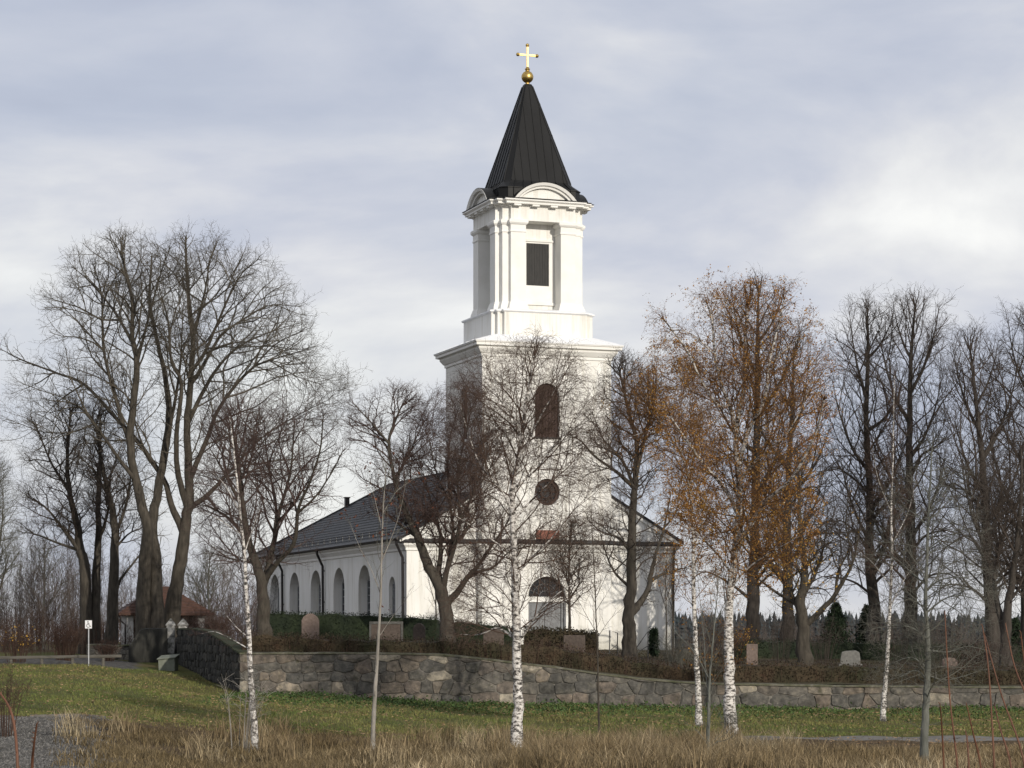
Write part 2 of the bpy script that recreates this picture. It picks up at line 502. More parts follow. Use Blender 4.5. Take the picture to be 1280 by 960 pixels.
# ------------------------------------------------------------------ ground heights (relative to the camera height)
U_COL = np.array([-400, 60, 300, 640, 1000, 1280, 1700], float)
Y_ROW = np.array([0, 10, 30, 50, 62, 73, 86, 99, 116, 132, 160, 200, 320, 650, 2500, 9000], float)
Z_TAB = np.array([
    [-1.7] * 7, [-1.7] * 7,
    [-1.9] * 7,
    [-2.55, -2.60, -2.80, -2.85, -2.85, -2.85, -2.85],
    [-2.35, -2.45, -2.85, -3.05, -3.10, -3.10, -3.10],
    [-2.05, -2.22, -2.65, -3.00, -3.18, -3.20, -3.20],
    [-1.60, -1.85, -2.40, -2.85, -3.08, -3.08, -3.08],
    [-1.15, -1.45, -2.28, -2.70, -2.86, -2.88, -2.90],
    [-0.95, -1.08, -1.60, -2.75, -2.90, -2.95, -3.0],
    [-0.70, -0.72, -1.10, -2.8, -2.95, -3.0, -3.0],
    [-0.70, -0.70, -1.2, -2.6, -2.9, -3.0, -3.0],
    [-1.0, -1.0, -1.4, -2.3, -2.6, -2.8, -2.8],
    [-1.6, -1.6, -1.8, -2.4, -2.8, -3.2, -3.2],
    [-3, -3, -3, -3.5, -4, -4, -4],
    [-4, -4, -4, -4, -4, -4, -4],
    [-6] * 7])


def ground(x, y):
    x = np.asarray(x, float); y = np.asarray(y, float)
    yy = np.maximum(y, 12.0)
    u = np.clip(640 + F * x / yy, U_COL[0], U_COL[-1])
    yc = np.clip(y, 0, Y_ROW[-1])
    i = np.clip(np.searchsorted(Y_ROW, yc, side='right') - 1, 0, len(Y_ROW) - 2)
    j = np.clip(np.searchsorted(U_COL, u, side='right') - 1, 0, len(U_COL) - 2)
    a = (yc - Y_ROW[i]) / (Y_ROW[i + 1] - Y_ROW[i])
    b = (u - U_COL[j]) / (U_COL[j + 1] - U_COL[j])
    b = b * b * (3 - 2 * b)
    z = (Z_TAB[i, j] * (1 - a) + Z_TAB[i + 1, j] * a) * (1 - b) + (Z_TAB[i, j + 1] * (1 - a) + Z_TAB[i + 1, j + 1] * a) * b
    z = z + 0.05 * np.sin(x * 0.7 + 1.3) * np.sin(y * 0.53) + 0.03 * np.sin(x * 1.9 + y * 0.8)
    return z + CZ


# churchyard terrace behind the stone wall
WA = (-11.35, 100.0)          # front corner of the wall
WB = (-17.1, 122.5)           # where the side wall meets the gate
TU = np.array([-300, 300, 560, 650, 760, 880, 1280, 1700], float)
TY = np.array([99, 112, 135, 172, 190], float)
TZ = np.array([
    [-0.45, -0.55, -0.62, -1.02, -1.50, -1.88, -2.0, -2.0],
    [-0.10, -0.22, -0.35, -0.62, -0.90, -1.20, -1.4, -1.4],
    [0.00, -0.20, -0.50, -0.56, -0.58, -0.62, -0.9, -0.9],
    [-0.3, -0.4, -0.6, -0.6, -0.6, -0.8, -1.0, -1.0],
    [-4, -4, -4, -4, -4, -4, -4, -4]])


def terrace(x, y):
    x = np.asarray(x, float); y = np.asarray(y, float)
    u = np.clip(640 + F * x / np.maximum(y, 12), TU[0], TU[-1] - 1e-6)
    yc = np.clip(y, TY[0], TY[-1] - 1e-6)
    i = np.clip(np.searchsorted(TY, yc, side='right') - 1, 0, len(TY) - 2)
    j = np.clip(np.searchsorted(TU, u, side='right') - 1, 0, len(TU) - 2)
    a = (yc - TY[i]) / (TY[i + 1] - TY[i])
    b = (u - TU[j]) / (TU[j + 1] - TU[j])
    z = (TZ[i, j] * (1 - a) + TZ[i + 1, j] * a) * (1 - b) + (TZ[i, j + 1] * (1 - a) + TZ[i + 1, j + 1] * a) * b
    return z + CZ + 0.03 * np.sin(x * 1.3 + y * 0.9)


def wall_left(y):
    t = (np.asarray(y, float) - WA[1]) / (WB[1] - WA[1])
    return WA[0] + (WB[0] - WA[0]) * t


def gz(x, y):
    if y > 100.2 and y < 189 and x > float(wall_left(y)) + 0.1:
        return float(terrace(x, y))
    return float(ground(x, y))


def ground_mat():
    m = bpy.data.materials.new('ground_cover')
    m.use_nodes = True
    t = m.node_tree
    b = t.nodes['Principled BSDF']
    b.inputs['Roughness'].default_value = 0.95
    b.inputs['Specular IOR Level'].default_value = 0.1
    at_ = node(t, 'ShaderNodeAttribute', attribute_name='zone')
    sp = node(t, 'ShaderNodeSeparateColor')
    t.links.new(at_.outputs['Color'], sp.inputs[0])
    tc = node(t, 'ShaderNodeTexCoord')

    def noise(s, d=8):
        n = node(t, 'ShaderNodeTexNoise')
        n.inputs['Scale'].default_value = s
        n.inputs['Detail'].default_value = d
        n.inputs['Roughness'].default_value = 0.65
        t.links.new(tc.outputs['Object'], n.inputs['Vector'])
        return n.outputs['Fac']
    dry = ramp(t, [(0.3, (0.045, 0.030, 0.017)), (0.7, (0.13, 0.092, 0.052))], noise(0.8))
    lawn = ramp(t, [(0.32, (0.115, 0.088, 0.043)), (0.48, (0.088, 0.086, 0.030)), (0.7, (0.068, 0.086, 0.022))], noise(0.35))
    grav = ramp(t, [(0.3, (0.03, 0.029, 0.027)), (0.52, (0.085, 0.08, 0.074)), (0.70, (0.20, 0.19, 0.175))], noise(3.6, 12))

    def mix(f, a, c):
        # ragged borders between the covers
        k = node(t, 'ShaderNodeMath', operation='MULTIPLY_ADD')
        t.links.new(noise(1.6), k.inputs[0])
        k.inputs[1].default_value = 0.9
        t.links.new(f, k.inputs[2])
        r = ramp(t, [(0.82, 0.0), (1.0, 1.0)], k.outputs[0])
        x = node(t, 'ShaderNodeMixRGB')
        t.links.new(r.outputs[0], x.inputs[0])
        t.links.new(a, x.inputs[1])
        t.links.new(c, x.inputs[2])
        return x.outputs[0]
    c = mix(sp.outputs[1], dry.outputs[0], lawn.outputs[0])
    c = mix(sp.outputs[2], c, grav.outputs[0])
    t.links.new(c, b.inputs['Base Color'])
    bp = node(t, 'ShaderNodeBump')
    bp.inputs['Strength'].default_value = 0.8
    bp.inputs['Distance'].default_value = 0.05
    t.links.new(noise(7.0, 9), bp.inputs['Height'])
    t.links.new(bp.outputs[0], b.inputs['Normal'])
    return m


def zones(x, y):
    """(lawn, gravel) weights"""
    u = 640 + F * x / np.maximum(y, 12)
    path_y = np.interp(u, [-400, 60, 500, 1000, 1700], [70.5, 71.5, 73.5, 75.5, 76])
    lawn = np.clip((y - path_y) / 1.5, 0, 1) * np.clip((135 - y) / 6, 0, 1)
    lawn = np.where(y > 300, 0.6, lawn)
    grav = np.clip((150 - u) / 60, 0, 1) * np.clip((70.3 - y) / 1.0, 0, 1) * np.clip((y - 35) / 5, 0, 1)
    grav = np.maximum(grav, np.clip((y - 112.8) / 1.0, 0, 1) * np.clip((126 - y) / 3, 0, 1) * np.clip((200 - u) / 60, 0, 1))
    return lawn, grav


def sheet(name, xs, ys, zf, m, keep=None, smooth=True, zone=True):
    X, Yg = np.meshgrid(xs, ys)
    if callable(xs):
        pass
    Z = zf(X, Yg)
    nx, ny = len(xs), len(ys)
    V = np.stack([X.ravel(), Yg.ravel(), Z.ravel()], 1)
    I = np.arange(nx * ny).reshape(ny, nx)
    Q = np.stack([I[:-1, :-1].ravel(), I[:-1, 1:].ravel(), I[1:, 1:].ravel(), I[1:, :-1].ravel()], 1)
    o = np_mesh(name, V, [Q], m, smooth=smooth)
    if zone:
        l, g = zones(V[:, 0], V[:, 1])
        ca = o.data.color_attributes.new('zone', 'FLOAT_COLOR', 'POINT')
        col = np.stack([np.zeros_like(l), l, g, np.ones_like(l)], 1).astype(np.float32)
        ca.data.foreach_set('color', col.ravel())
    return o


def band(fine0, fine1, step, lo, hi, grow=1.25):
    a = list(np.arange(fine0, fine1 + 1e-6, step))
    s, p = step, fine1
    while p < hi:
        s *= grow; p += s; a.append(min(p, hi))
    s, p = step, fine0
    while p > lo:
        s *= grow; p -= s; a.insert(0, max(p, lo))
    return np.array(a)


M_ground = ground_mat()
g = sheet('ground', band(-32, 32, 0.5, -6000, 6000), band(20, 140, 0.5, -40, 9000), ground, M_ground)
tag(g, kind='structure')


# terrace sheet whose left edge follows the side wall
def build_terrace():
    ys = np.concatenate([np.arange(100.25, 135, 0.6), np.arange(135, 191, 1.5)])
    t = np.linspace(0, 1, 110)
    rows = []
    for y in ys:
        x0 = float(wall_left(y)) + 0.25
        rows.append(np.stack([x0 + (50 - x0) * t, np.full_like(t, y)], 1))
    P = np.concatenate(rows)
    Z = terrace(P[:, 0], P[:, 1])
    V = np.column_stack([P, Z])
    I = np.arange(len(V)).reshape(len(ys), len(t))
    Q = np.stack([I[:-1, :-1].ravel(), I[:-1, 1:].ravel(), I[1:, 1:].ravel(), I[1:, :-1].ravel()], 1)
    m = mat('churchyard_earth', [(0.3, (0.028, 0.020, 0.012)), (0.5, (0.052, 0.038, 0.021)), (0.7, (0.055, 0.060, 0.022))], 0.5, 8, 0.95, 0.8, 6, bump_dist=0.05)
    o = np_mesh('churchyard_ground', V, [Q], m, smooth=True)
    tag(o, kind='structure')


build_terrace()


def strip(name, us, yc, width, m, lift):
    us = np.array(us, float)
    V, n = [], len(us)
    for u, y in zip(us, yc):
        for k in range(5):
            yy = y - width / 2 + width * k / 4
            x = (u - 640) / F * y
            V.append((x, yy, float(ground(x, yy)) + lift - (0.05 if k in (0, 4) else 0)))
    I = np.arange(n * 5).reshape(n, 5)
    Q = np.stack([I[:-1, :-1].ravel(), I[1:, :-1].ravel(), I[1:, 1:].ravel(), I[:-1, 1:].ravel()], 1)
    return np_mesh(name, V, [Q], m, smooth=True)


us = np.linspace(905, 1430, 60)
path = strip('path', us, np.interp(us, [-400, 60, 500, 1000, 1700], [71.2, 72.2, 74.2, 76.6, 77.2]), 2.6, M_path, 0.04)
tag(path, kind='structure')
# ------------------------------------------------------------------ the church (local: x along the west front, y into the nave, z from its floor)
TH = R(19.5)
church = empty('church', (-1.718, 138.2, 0.0), TH)
tag(church, 'white plastered church with tall west tower, black pyramid spire and long dark nave roof', 'church')
NX0, NX1, NY0, NY1, NXC = -4.3, 12.4, 0.8, 37.6, 4.05
EAVE, RIDGE = 6.5, 11.5

# nave walls with deep arched niches
b = MB()
b.panel((0, NY0, 0), (1, 0, 0), (0, 0, 1), (0, 1, 0), [(NX0, -1.5), (NX1, -1.5), (NX1, EAVE), (NXC, RIDGE - 0.08), (NX0, EAVE)])
NICHES = [8.8, 14.6, 20.3, 25.9, 31.4]
holes = [(arch(NY0 + t, 2.6, 1.2, 3.85, 16), 0.62) for t in NICHES] + [(arch(NY0 + 2.9, 1.3, 1.4, 3.65, 14), 0.28)]
b.panel((NX0, 0, 0), (0, 1, 0), (0, 0, 1), (1, 0, 0), [(NY0, -1.5), (NY1, -1.5), (NY1, EAVE), (NY0, EAVE)], holes)
b.panel((NX1, 0, 0), (0, 1, 0), (0, 0, 1), (-1, 0, 0), [(NY0, -1.5), (NY1, -1.5), (NY1, EAVE), (NY0, EAVE)])
b.panel((0, NY1, 0), (1, 0, 0), (0, 0, 1), (0, -1, 0), [(NX0, -1.5), (NX1, -1.5), (NX1, EAVE), (NX0, EAVE)])
b.build('nave_wall', M_plaster, church)


def nave_window(yc, w, z0, spring, dx):
    """leaded window with pale bars at the back of its niche"""
    x = NX0 + dx
    f = MB()
    r = w / 2
    for k in range(5):
        yy = yc - r + 0.05 + (w - 0.1) * k / 4
        top = spring + math.sqrt(max(r * r - (yy - yc) ** 2, 0.02))
        f.box(x - 0.05, x + 0.02, yy - 0.03, yy + 0.03, z0 + 0.01, top)
    z = z0 + 0.3
    while z < spring + r - 0.15:
        hw = r if z < spring else math.sqrt(max(r * r - (z - spring) ** 2, 0.0))
        f.box(x - 0.045, x + 0.018, yc - hw, yc + hw, z - 0.022, z + 0.022)
        z += 0.46
    fr = f.build('window', M_galv, church)
    p = MB()
    p.panel((x + 0.03, 0, 0), (0, 1, 0), (0, 0, 1), (1, 0, 0), arch(yc, w, z0, spring, 16))
    p.build('pane', M_glass, fr)
    s = MB()
    s.box(x - 0.30, x + 0.02, yc - r + 0.01, yc + r - 0.01, z0 - 0.02, z0 + 0.05)
    s.build('sill', M_whitemetal, fr)


for t in NICHES:
    nave_window(NY0 + t, 2.6, 1.2, 3.85, 0.60)
nave_window(NY0 + 2.9, 1.3, 1.4, 3.65, 0.26)

# nave roof: gable to the tower, hip at the far end
b = MB()
e0, e1, zE, zR = NX0 - 0.5, NX1 + 0.5, EAVE - 0.02, RIDGE + 0.1
yr = 32.2
for dz in (0.0,):
    A, B_, Cc, D = (e0, NY0 - 0.22, zE), (e1, NY0 - 0.22, zE), (e1, NY1 + 0.5, zE), (e0, NY1 + 0.5, zE)
    P, Q = (NXC, NY0 - 0.22, zR), (NXC, yr, zR)
    lo = [(p[0], p[1], p[2] - 0.16) for p in (A, B_, Cc, D, P, Q)]
    b.add([A, B_, Cc, D, P, Q] + lo, [(0, 4, 5, 3), (1, 2, 5, 4), (2, 3, 5), (6, 9, 11, 10), (7, 10, 11, 8), (8, 11, 9), (0, 6, 10, 4), (4, 10, 7, 1), (0, 3, 9, 6), (1, 7, 8, 2), (3, 2, 8, 9)])
# courses of the sheet roofing, thin raised edges along the slope
sl = Vector((NXC - e0, 0, zR - zE))
for k in range(1, 22):
    f0 = k / 22.0
    x = e0 + sl.x * f0; z = zE + sl.z * f0
    y1 = NY1 + 0.5 - (NY1 + 0.5 - yr) * f0
    b.box(x - 0.03, x + 0.02, NY0 - 0.2, y1 - 0.02, z - 0.05, z + 0.028)
b.box(NXC - 0.14, NXC + 0.14, NY0 - 0.2, yr, zR - 0.08, zR + 0.06)
b.tube([(NXC, yr, zR + 0.02), (e0, NY1 + 0.5, zE + 0.02)], 0.09, 6)
roof = b.build('roof', M_slate, church)
v = MB()
s = 0.30
vx, vy, vz = NXC + (e0 - NXC) * s, yr + (NY1 + 0.5 - yr) * s, zR + (zE - zR) * s
v.box(vx - 0.15, vx + 0.15, vy - 0.17, vy + 0.15, vz - 0.6, vz + 0.62)
v.box(vx - 0.20, vx + 0.20, vy - 0.22, vy + 0.20, vz + 0.62, vz + 0.70)
v.build('roof_vent', M_pipe, roof)
# snow rail along the eave
v = MB()
for k in range(2):
    v.tube([(e0 + 0.55, NY0 + 0.1, zE + 0.5 + 0.14 * k), (e0 + 0.55, NY1, zE + 0.5 + 0.14 * k)], 0.025, 6)
y = NY0 + 0.4
while y < NY1:
    v.box(e0 + 0.53, e0 + 0.57, y - 0.02, y + 0.02, zE + 0.22, zE + 0.66)
    y += 1.5
v.build('snow_rail', M_iron, roof)

# eave cornice along the north wall, and gutter with downpipes
c = MB()
prof = [(0.002, 5.72), (0.08, 5.76), (0.08, 5.90), (0.24, 6.10), (0.24, 6.20), (0.40, 6.26), (0.40, 6.40), (0.002, 6.40)]
c.sweep(prof, [(NX0, NY1), (NX0, NY0 + 0.02)], closed=False)
c.build('eave_cornice', M_trim, church)
gt = MB()
gt.tube([(e0 - 0.05, NY0 - 0.1, zE - 0.05), (e0 - 0.05, NY1 + 0.4, zE - 0.05)], 0.10, 8)
gt.build('gutter', M_pipe, church)
for yy in (NY0 + 0.22, NY0 + 17.9, NY0 + 28.6):
    d = MB()
    d.tube([(e0 - 0.05, yy, zE - 0.08), (e0 - 0.05, yy, zE - 0.35), (NX0 - 0.16, yy + 0.05, zE - 1.15), (NX0 - 0.13, yy + 0.05, 0.3), (NX0 - 0.13, yy + 0.05, -0.6)], 0.085, 8)
    for z in (1.0, 3.0, 5.0):
        d.lathe([(0.105, z), (0.105, z + 0.08)], (NX0 - 0.13, yy + 0.05), 8)
    d.build('downpipe', M_pipe, church)

d = MB()
d.tube([(NX1 - 0.15, NY0 - 0.30, 6.1), (NX1 - 0.15, NY0 - 0.12, 5.3), (NX1 - 0.15, NY0 - 0.12, -0.6)], 0.075, 8)
d.build('downpipe', M_pipe, church)
# horizontal cornice with dark sheet top across the west front, stepping round the tower
fp = [(NX0, NY0 + 0.6), (NX0, NY0), (-0.001, NY0), (-0.001, -0.001), (8.001, -0.001), (8.001, NY0), (NX1, NY0), (NX1, NY0 + 0.6)]
c = MB()
c.sweep([(0.002, 5.72), (0.08, 5.76), (0.08, 5.90), (0.24, 6.06), (0.24, 6.18), (0.002, 6.18)], fp, closed=False)
c.build('front_cornice', M_trim, church)
c = MB()
c.sweep([(0.003, 6.184), (0.36, 6.184), (0.37, 6.23), (0.003, 6.44)], fp, closed=False)
c.build('cornice_roof', M_pipe, church)
# verge boards of the west gable
c = MB()
for sx in (1, -1):
    xa = NX0 - 0.3 if sx > 0 else NX1 + 0.3
    za = EAVE - 0.12
    k = (RIDGE - EAVE) / (NXC - NX0)
    for x0, x1 in ((xa, NXC),):
        z1 = za + k * abs(x1 - x0)
        c.add([(x0, NY0 - 0.12, za - 0.22), (x1, NY0 - 0.12, z1 - 0.22), (x1, NY0 - 0.12, z1 + 0.02), (x0, NY0 - 0.12, za + 0.02),
               (x0, NY0 - 0.002, za - 0.22), (x1, NY0 - 0.002, z1 - 0.22), (x1, NY0 - 0.002, z1 + 0.02), (x0, NY0 - 0.002, za + 0.02)],
              [(0, 1, 2, 3), (4, 7, 6, 5), (0, 4, 5, 1), (3, 2, 6, 7), (0, 3, 7, 4), (1, 5, 6, 2)])
c.build('gable_moulding', M_trim, church)

# tower shaft
TW, TD, TZ1 = 8.0, 6.8, 17.4
b = MB()
h_win = arch(4.0, 1.53, 12.4, 14.77, 18)
h_oc = disc(4.0, 9.2, 0.78)
h_door = arch(4.0, 2.33, -0.02, 3.13, 20)
b.panel((0, 0, 0), (1, 0, 0), (0, 0, 1), (0, 1, 0), [(0, -1.5), (TW, -1.5), (TW, TZ1), (0, TZ1)], [(h_win, 0.34), (h_oc, 0.34), (h_door, 0.55)])
s_win = arch(3.4, 1.3, 12.4, 14.8, 18)
b.panel((0, 0, 0), (0, 1, 0), (0, 0, 1), (1, 0, 0), [(0, -1.5), (TD, -1.5), (TD, TZ1), (0, TZ1)], [(s_win, 0.34)])
b.panel((TW, 0, 0), (0, 1, 0), (0, 0, 1), (-1, 0, 0), [(0, -1.5), (TD, -1.5), (TD, TZ1), (0, TZ1)], [(s_win, 0.34)])
b.panel((0, TD, 0), (1, 0, 0), (0, 0, 1), (0, -1, 0), [(0, -1.5), (TW, -1.5), (TW, TZ1), (0, TZ1)])
b.build('tower_wall', M_plaster, church)


def shutter(o, ex, inn, loop, cx, w, z0, z1, m, name='shutter', d=0.28):
    """boarded shutter at depth d: planks with a middle seam and battens"""
    o, ex, inn = Vector(o), Vector(ex), Vector(inn)
    s = MB()
    s.panel(o + inn * d, ex, (0, 0, 1), inn, loop)
    top = lambda x: z1
    n = 8
    r = w / 2
    for k in range(n + 1):
        x = cx - r + w * k / n
        hw = 0.03 if k == n // 2 else 0.012
        zt = z1
        if loop is not None and len(loop) > 6:
            sp = z1 - r
            zt = sp + math.sqrt(max(r * r - (x - cx) ** 2, 0.0))
        pts = []
        for dd in (d - 0.045, d):
            for xx, zz in ((x - hw, z0), (x + hw, z0), (x + hw, zt), (x - hw, zt)):
                p = o + ex * xx + inn * dd
                pts.append((p.x, p.y, p.z + zz))
        s.add(pts, [(0, 1, 2, 3), (7, 6, 5, 4), (0, 4, 5, 1), (1, 5, 6, 2), (2, 6, 7, 3), (3, 7, 4, 0)])
    return s.build(name, m, church)


shutter((0, 0, 0), (1, 0, 0), (0, 1, 0), h_win, 4.0, 1.53, 12.4, 15.535, M_brownwood)
shutter((0, 0, 0), (0, 1, 0), (1, 0, 0), s_win, 3.4, 1.3, 12.4, 15.45, M_brownwood)
shutter((TW, 0, 0), (0, 1, 0), (-1, 0, 0), s_win, 3.4, 1.3, 12.4, 15.45, M_brownwood)
c = MB()
c.box(4 - 0.86, 4 + 0.86, -0.09, 0.3, 12.30, 12.395)
c.build('window_sill', M_pipe, church)

# round window
f = MB()
n = 28
for r0, r1, y0, y1 in ((0.62, 0.779, 0.18, 0.32), (0.30, 0.36, 0.22, 0.31)):
    rings = []
    for r, y in ((r0, y0), (r1, y0), (r1, y1), (r0, y1)):
        rings.append([(4 + r * math.cos(2 * math.pi * k / n), y, 9.2 + r * math.sin(2 * math.pi * k / n)) for k in range(n)])
    f.loft(rings + [rings[0]], cap=False)
for k in range(8):
    a = math.pi * k / 4
    f.tube([(4 + 0.33 * math.cos(a), 0.26, 9.2 + 0.33 * math.sin(a)), (4 + 0.66 * math.cos(a), 0.26, 9.2 + 0.66 * math.sin(a))], 0.03, 6)
ow = f.build('round_window', M_brownwood, church)
p = MB()
p.panel((0, 0.325, 0), (1, 0, 0), (0, 0, 1), (0, 1, 0), disc(4, 9.2, 0.775))
p.build('pane', M_glass, ow)

# portal: grey double door, white transom, fanlight with radiating bars
d = MB()
d.box(4 - 1.16, 4 - 1.0, 0.36, 0.54, 0, 3.0)
d.box(4 + 1.0, 4 + 1.16, 0.36, 0.54, 0, 3.0)
for sx in (-1, 1):
    x0, x1 = (4 - 0.99, 4 - 0.012) if sx < 0 else (4 + 0.012, 4 + 0.99)
    d.box(x0, x1, 0.44, 0.52, 0.02, 2.78)
    for z0, z1 in ((0.25, 0.95), (1.1, 1.8), (1.95, 2.65)):
        d.box(x0 + 0.13, x1 - 0.13, 0.405, 0.44, z0, z1)
door = d.build('door', M_greydoor, church, bevel=0.012)
hnd = MB()
hnd.tube([(4.08, 0.40, 1.15), (4.08, 0.34, 1.15), (4.22, 0.34, 1.15)], 0.018, 6)
hnd.build('handle', M_iron, door)
tr = MB()
tr.box(4 - 1.163, 4 + 1.163, 0.30, 0.54, 2.80, 3.12)
tr.build('transom', M_trim, door)
fl = MB()
fl.panel((0, 0.50, 0), (1, 0, 0), (0, 0, 1), (0, 1, 0), [(4 + 1.16 * math.cos(math.pi * k / 20), 3.12 + 1.16 * math.sin(math.pi * k / 20)) for k in range(21)])
fan = fl.build('fanlight', M_glass, door)
fb = MB()
for k in range(1, 8):
    a = math.pi * k / 8
    fb.tube([(4 + 0.32 * math.cos(a), 0.46, 3.13 + 0.32 * math.sin(a)), (4 + 1.14 * math.cos(a), 0.46, 3.13 + 1.14 * math.sin(a))], 0.016, 6)
for r in (0.32, 0.74, 1.13):
    fb.tube([(4 + r * math.cos(math.pi * k / 20), 0.455, 3.13 + r * math.sin(math.pi * k / 20)) for k in range(21)], 0.018, 6)
fb.build('glazing_bars', M_greydoor, fan)
st = MB()
st.box(4 - 1.7, 4 + 1.7, -1.2, 0.0 - 0.004, -0.5, -0.02)
st.box(4 - 2.1, 4 + 2.1, -1.6, -1.204, -0.5, -0.19)
st.build('door_step', M_greygranite, church)

c = MB()
c.box(4 - 0.70, 4 + 0.70, -0.13, -0.003, 6.46, 6.98)
c.box(4 - 0.64, 4 + 0.64, -0.15, -0.132, 6.52, 6.92)
c.build('wall_plate', M_copper, church)

# tower cornice and white sheet skirt roof
tp = [(0, 0), (TW, 0), (TW, TD), (0, TD)]
c = MB()
c.sweep([(-0.05, 16.95), (0.07, 16.97), (0.07, 17.12), (0.13, 17.16), (0.30, 17.40), (0.30, 17.50), (0.50, 17.56), (0.50, 17.72), (0.57, 17.74), (0.57, 17.79), (-0.05, 17.79)], tp)
c.build('tower_cornice', M_trim, church)
BX, BY = 4.0, 3.4


def sq(h, z, hx=None):
    hx = h if hx is None else hx
    return [(BX - hx, BY - h, z), (BX + hx, BY - h, z), (BX + hx, BY + h, z), (BX - hx, BY + h, z)]


c = MB()
c.loft([[(-0.60, -0.60, 17.80), (TW + 0.60, -0.60, 17.80), (TW + 0.60, TD + 0.60, 17.80), (-0.60, TD + 0.60, 17.80)],
        [(-0.60, -0.60, 17.84), (TW + 0.60, -0.60, 17.84), (TW + 0.60, TD + 0.60, 17.84), (-0.60, TD + 0.60, 17.84)],
        sq(3.1, 18.3)])
for k in range(9):
    x = 0.2 + k * 0.95
    xt = BX + max(-3.1, min(3.1, (x - BX) * 0.8))
    c.tube([(x, -0.58, 17.86), (xt, BY - 3.12, 18.29)], 0.022, 5)
for k in range(7):
    y = 0.2 + k * 1.05
    yt = BY + max(-3.1, min(3.1, (y - BY) * 0.85))
    c.tube([(-0.58, y, 17.86), (BX - 3.12, yt, 18.29)], 0.022, 5)
c.build('skirt_roof', M_whitemetal, church)


def notched(hp, a, hc):
    out = []
    for k in range(4):
        ca, sa = [(1, 0), (0, 1), (-1, 0), (0, -1)][k]
        for x, y in ((-a, -hp), (a, -hp), (a, -hc), (hc, -hc), (hc, -a)):
            out.append((BX + ca * x - sa * y, BY + sa * x + ca * y))
    return out


# belfry: plinth, four corner piers round a core, entablature
b = MB()
b.prism(notched(3.15, 2.55, 2.88), 18.0, 19.70)
b.build('belfry_plinth', M_plaster, church)
c = MB()
c.sweep([(-0.2, 19.60), (0.03, 19.62), (0.11, 19.68), (0.11, 19.75), (-0.35, 19.90), (-0.6, 19.90)], notched(3.15, 2.55, 2.88))
c.build('plinth_flashing', M_whitemetal, church)
b = MB()
b.prism([(BX - 1.72, BY - 1.72), (BX + 1.72, BY - 1.72), (BX + 1.72, BY + 1.72), (BX - 1.72, BY + 1.72)], 19.6, 25.2)
piers = []
for k in range(4):
    ca, sa = [(1, 0), (0, 1), (-1, 0), (0, -1)][k]
    pl = [(-2.0, -2.72), (-1.1, -2.72), (-1.1, -1.2), (-1.2, -1.1), (-2.72, -1.1), (-2.72, -2.0), (-2.42, -2.0), (-2.42, -2.42), (-2.0, -2.42)]
    pl = [(BX + ca * x - sa * y, BY + sa * x + ca * y) for x, y in pl]
    piers.append(pl)
    b.prism(pl, 19.7, 25.05)
b.prism(notched(2.72, 2.0, 2.42), 25.04, 25.92)
b.build('belfry_wall', M_plaster, church)
for pl in piers:
    c = MB()
    c.sweep([(-0.03, 19.80), (0.15, 19.82), (0.13, 20.02), (0.03, 20.32), (-0.03, 20.34)], pl)
    c.sweep([(-0.03, 24.33), (0.05, 24.36), (0.05, 24.44), (0.02, 24.46), (0.02, 24.76), (0.09, 24.82), (0.14, 24.90), (0.14, 25.03), (0.05, 25.10), (-0.03, 25.10)], pl)
    c.sweep([(-0.02, 20.3), (0.004, 20.31), (0.004, 24.4), (-0.02, 24.41)], pl)
    c.build('pier_moulding', M_trim, church)
c = MB()
NP = notched(2.72, 2.0, 2.42)
c.sweep([(-0.03, 25.82), (0.10, 25.86), (0.12, 25.93), (0.40, 25.95), (0.40, 26.05), (0.52, 26.13), (0.52, 26.20), (-0.1, 26.22)], NP)
for k in range(4):
    ca, sa = [(1, 0), (0, 1), (-1, 0), (0, -1)][k]
    for x in (-1.7, -0.57, 0.57, 1.7):
        cs = [(x - 0.22, -2.72 - 0.36), (x + 0.22, -2.72 - 0.36), (x + 0.22, -2.72 - 0.11), (x - 0.22, -2.72 - 0.11)]
        c.prism([(BX + ca * p - sa * q, BY + sa * p + ca * q) for p, q in cs], 25.84, 25.947)
c.build('belfry_cornice', M_trim, church)

rot4 = [(1, 0), (0, 1), (-1, 0), (0, -1)]


def rp(k, x, y):
    ca, sa = rot4[k]
    return (BX + ca * x - sa * y, BY + sa * x + ca * y)


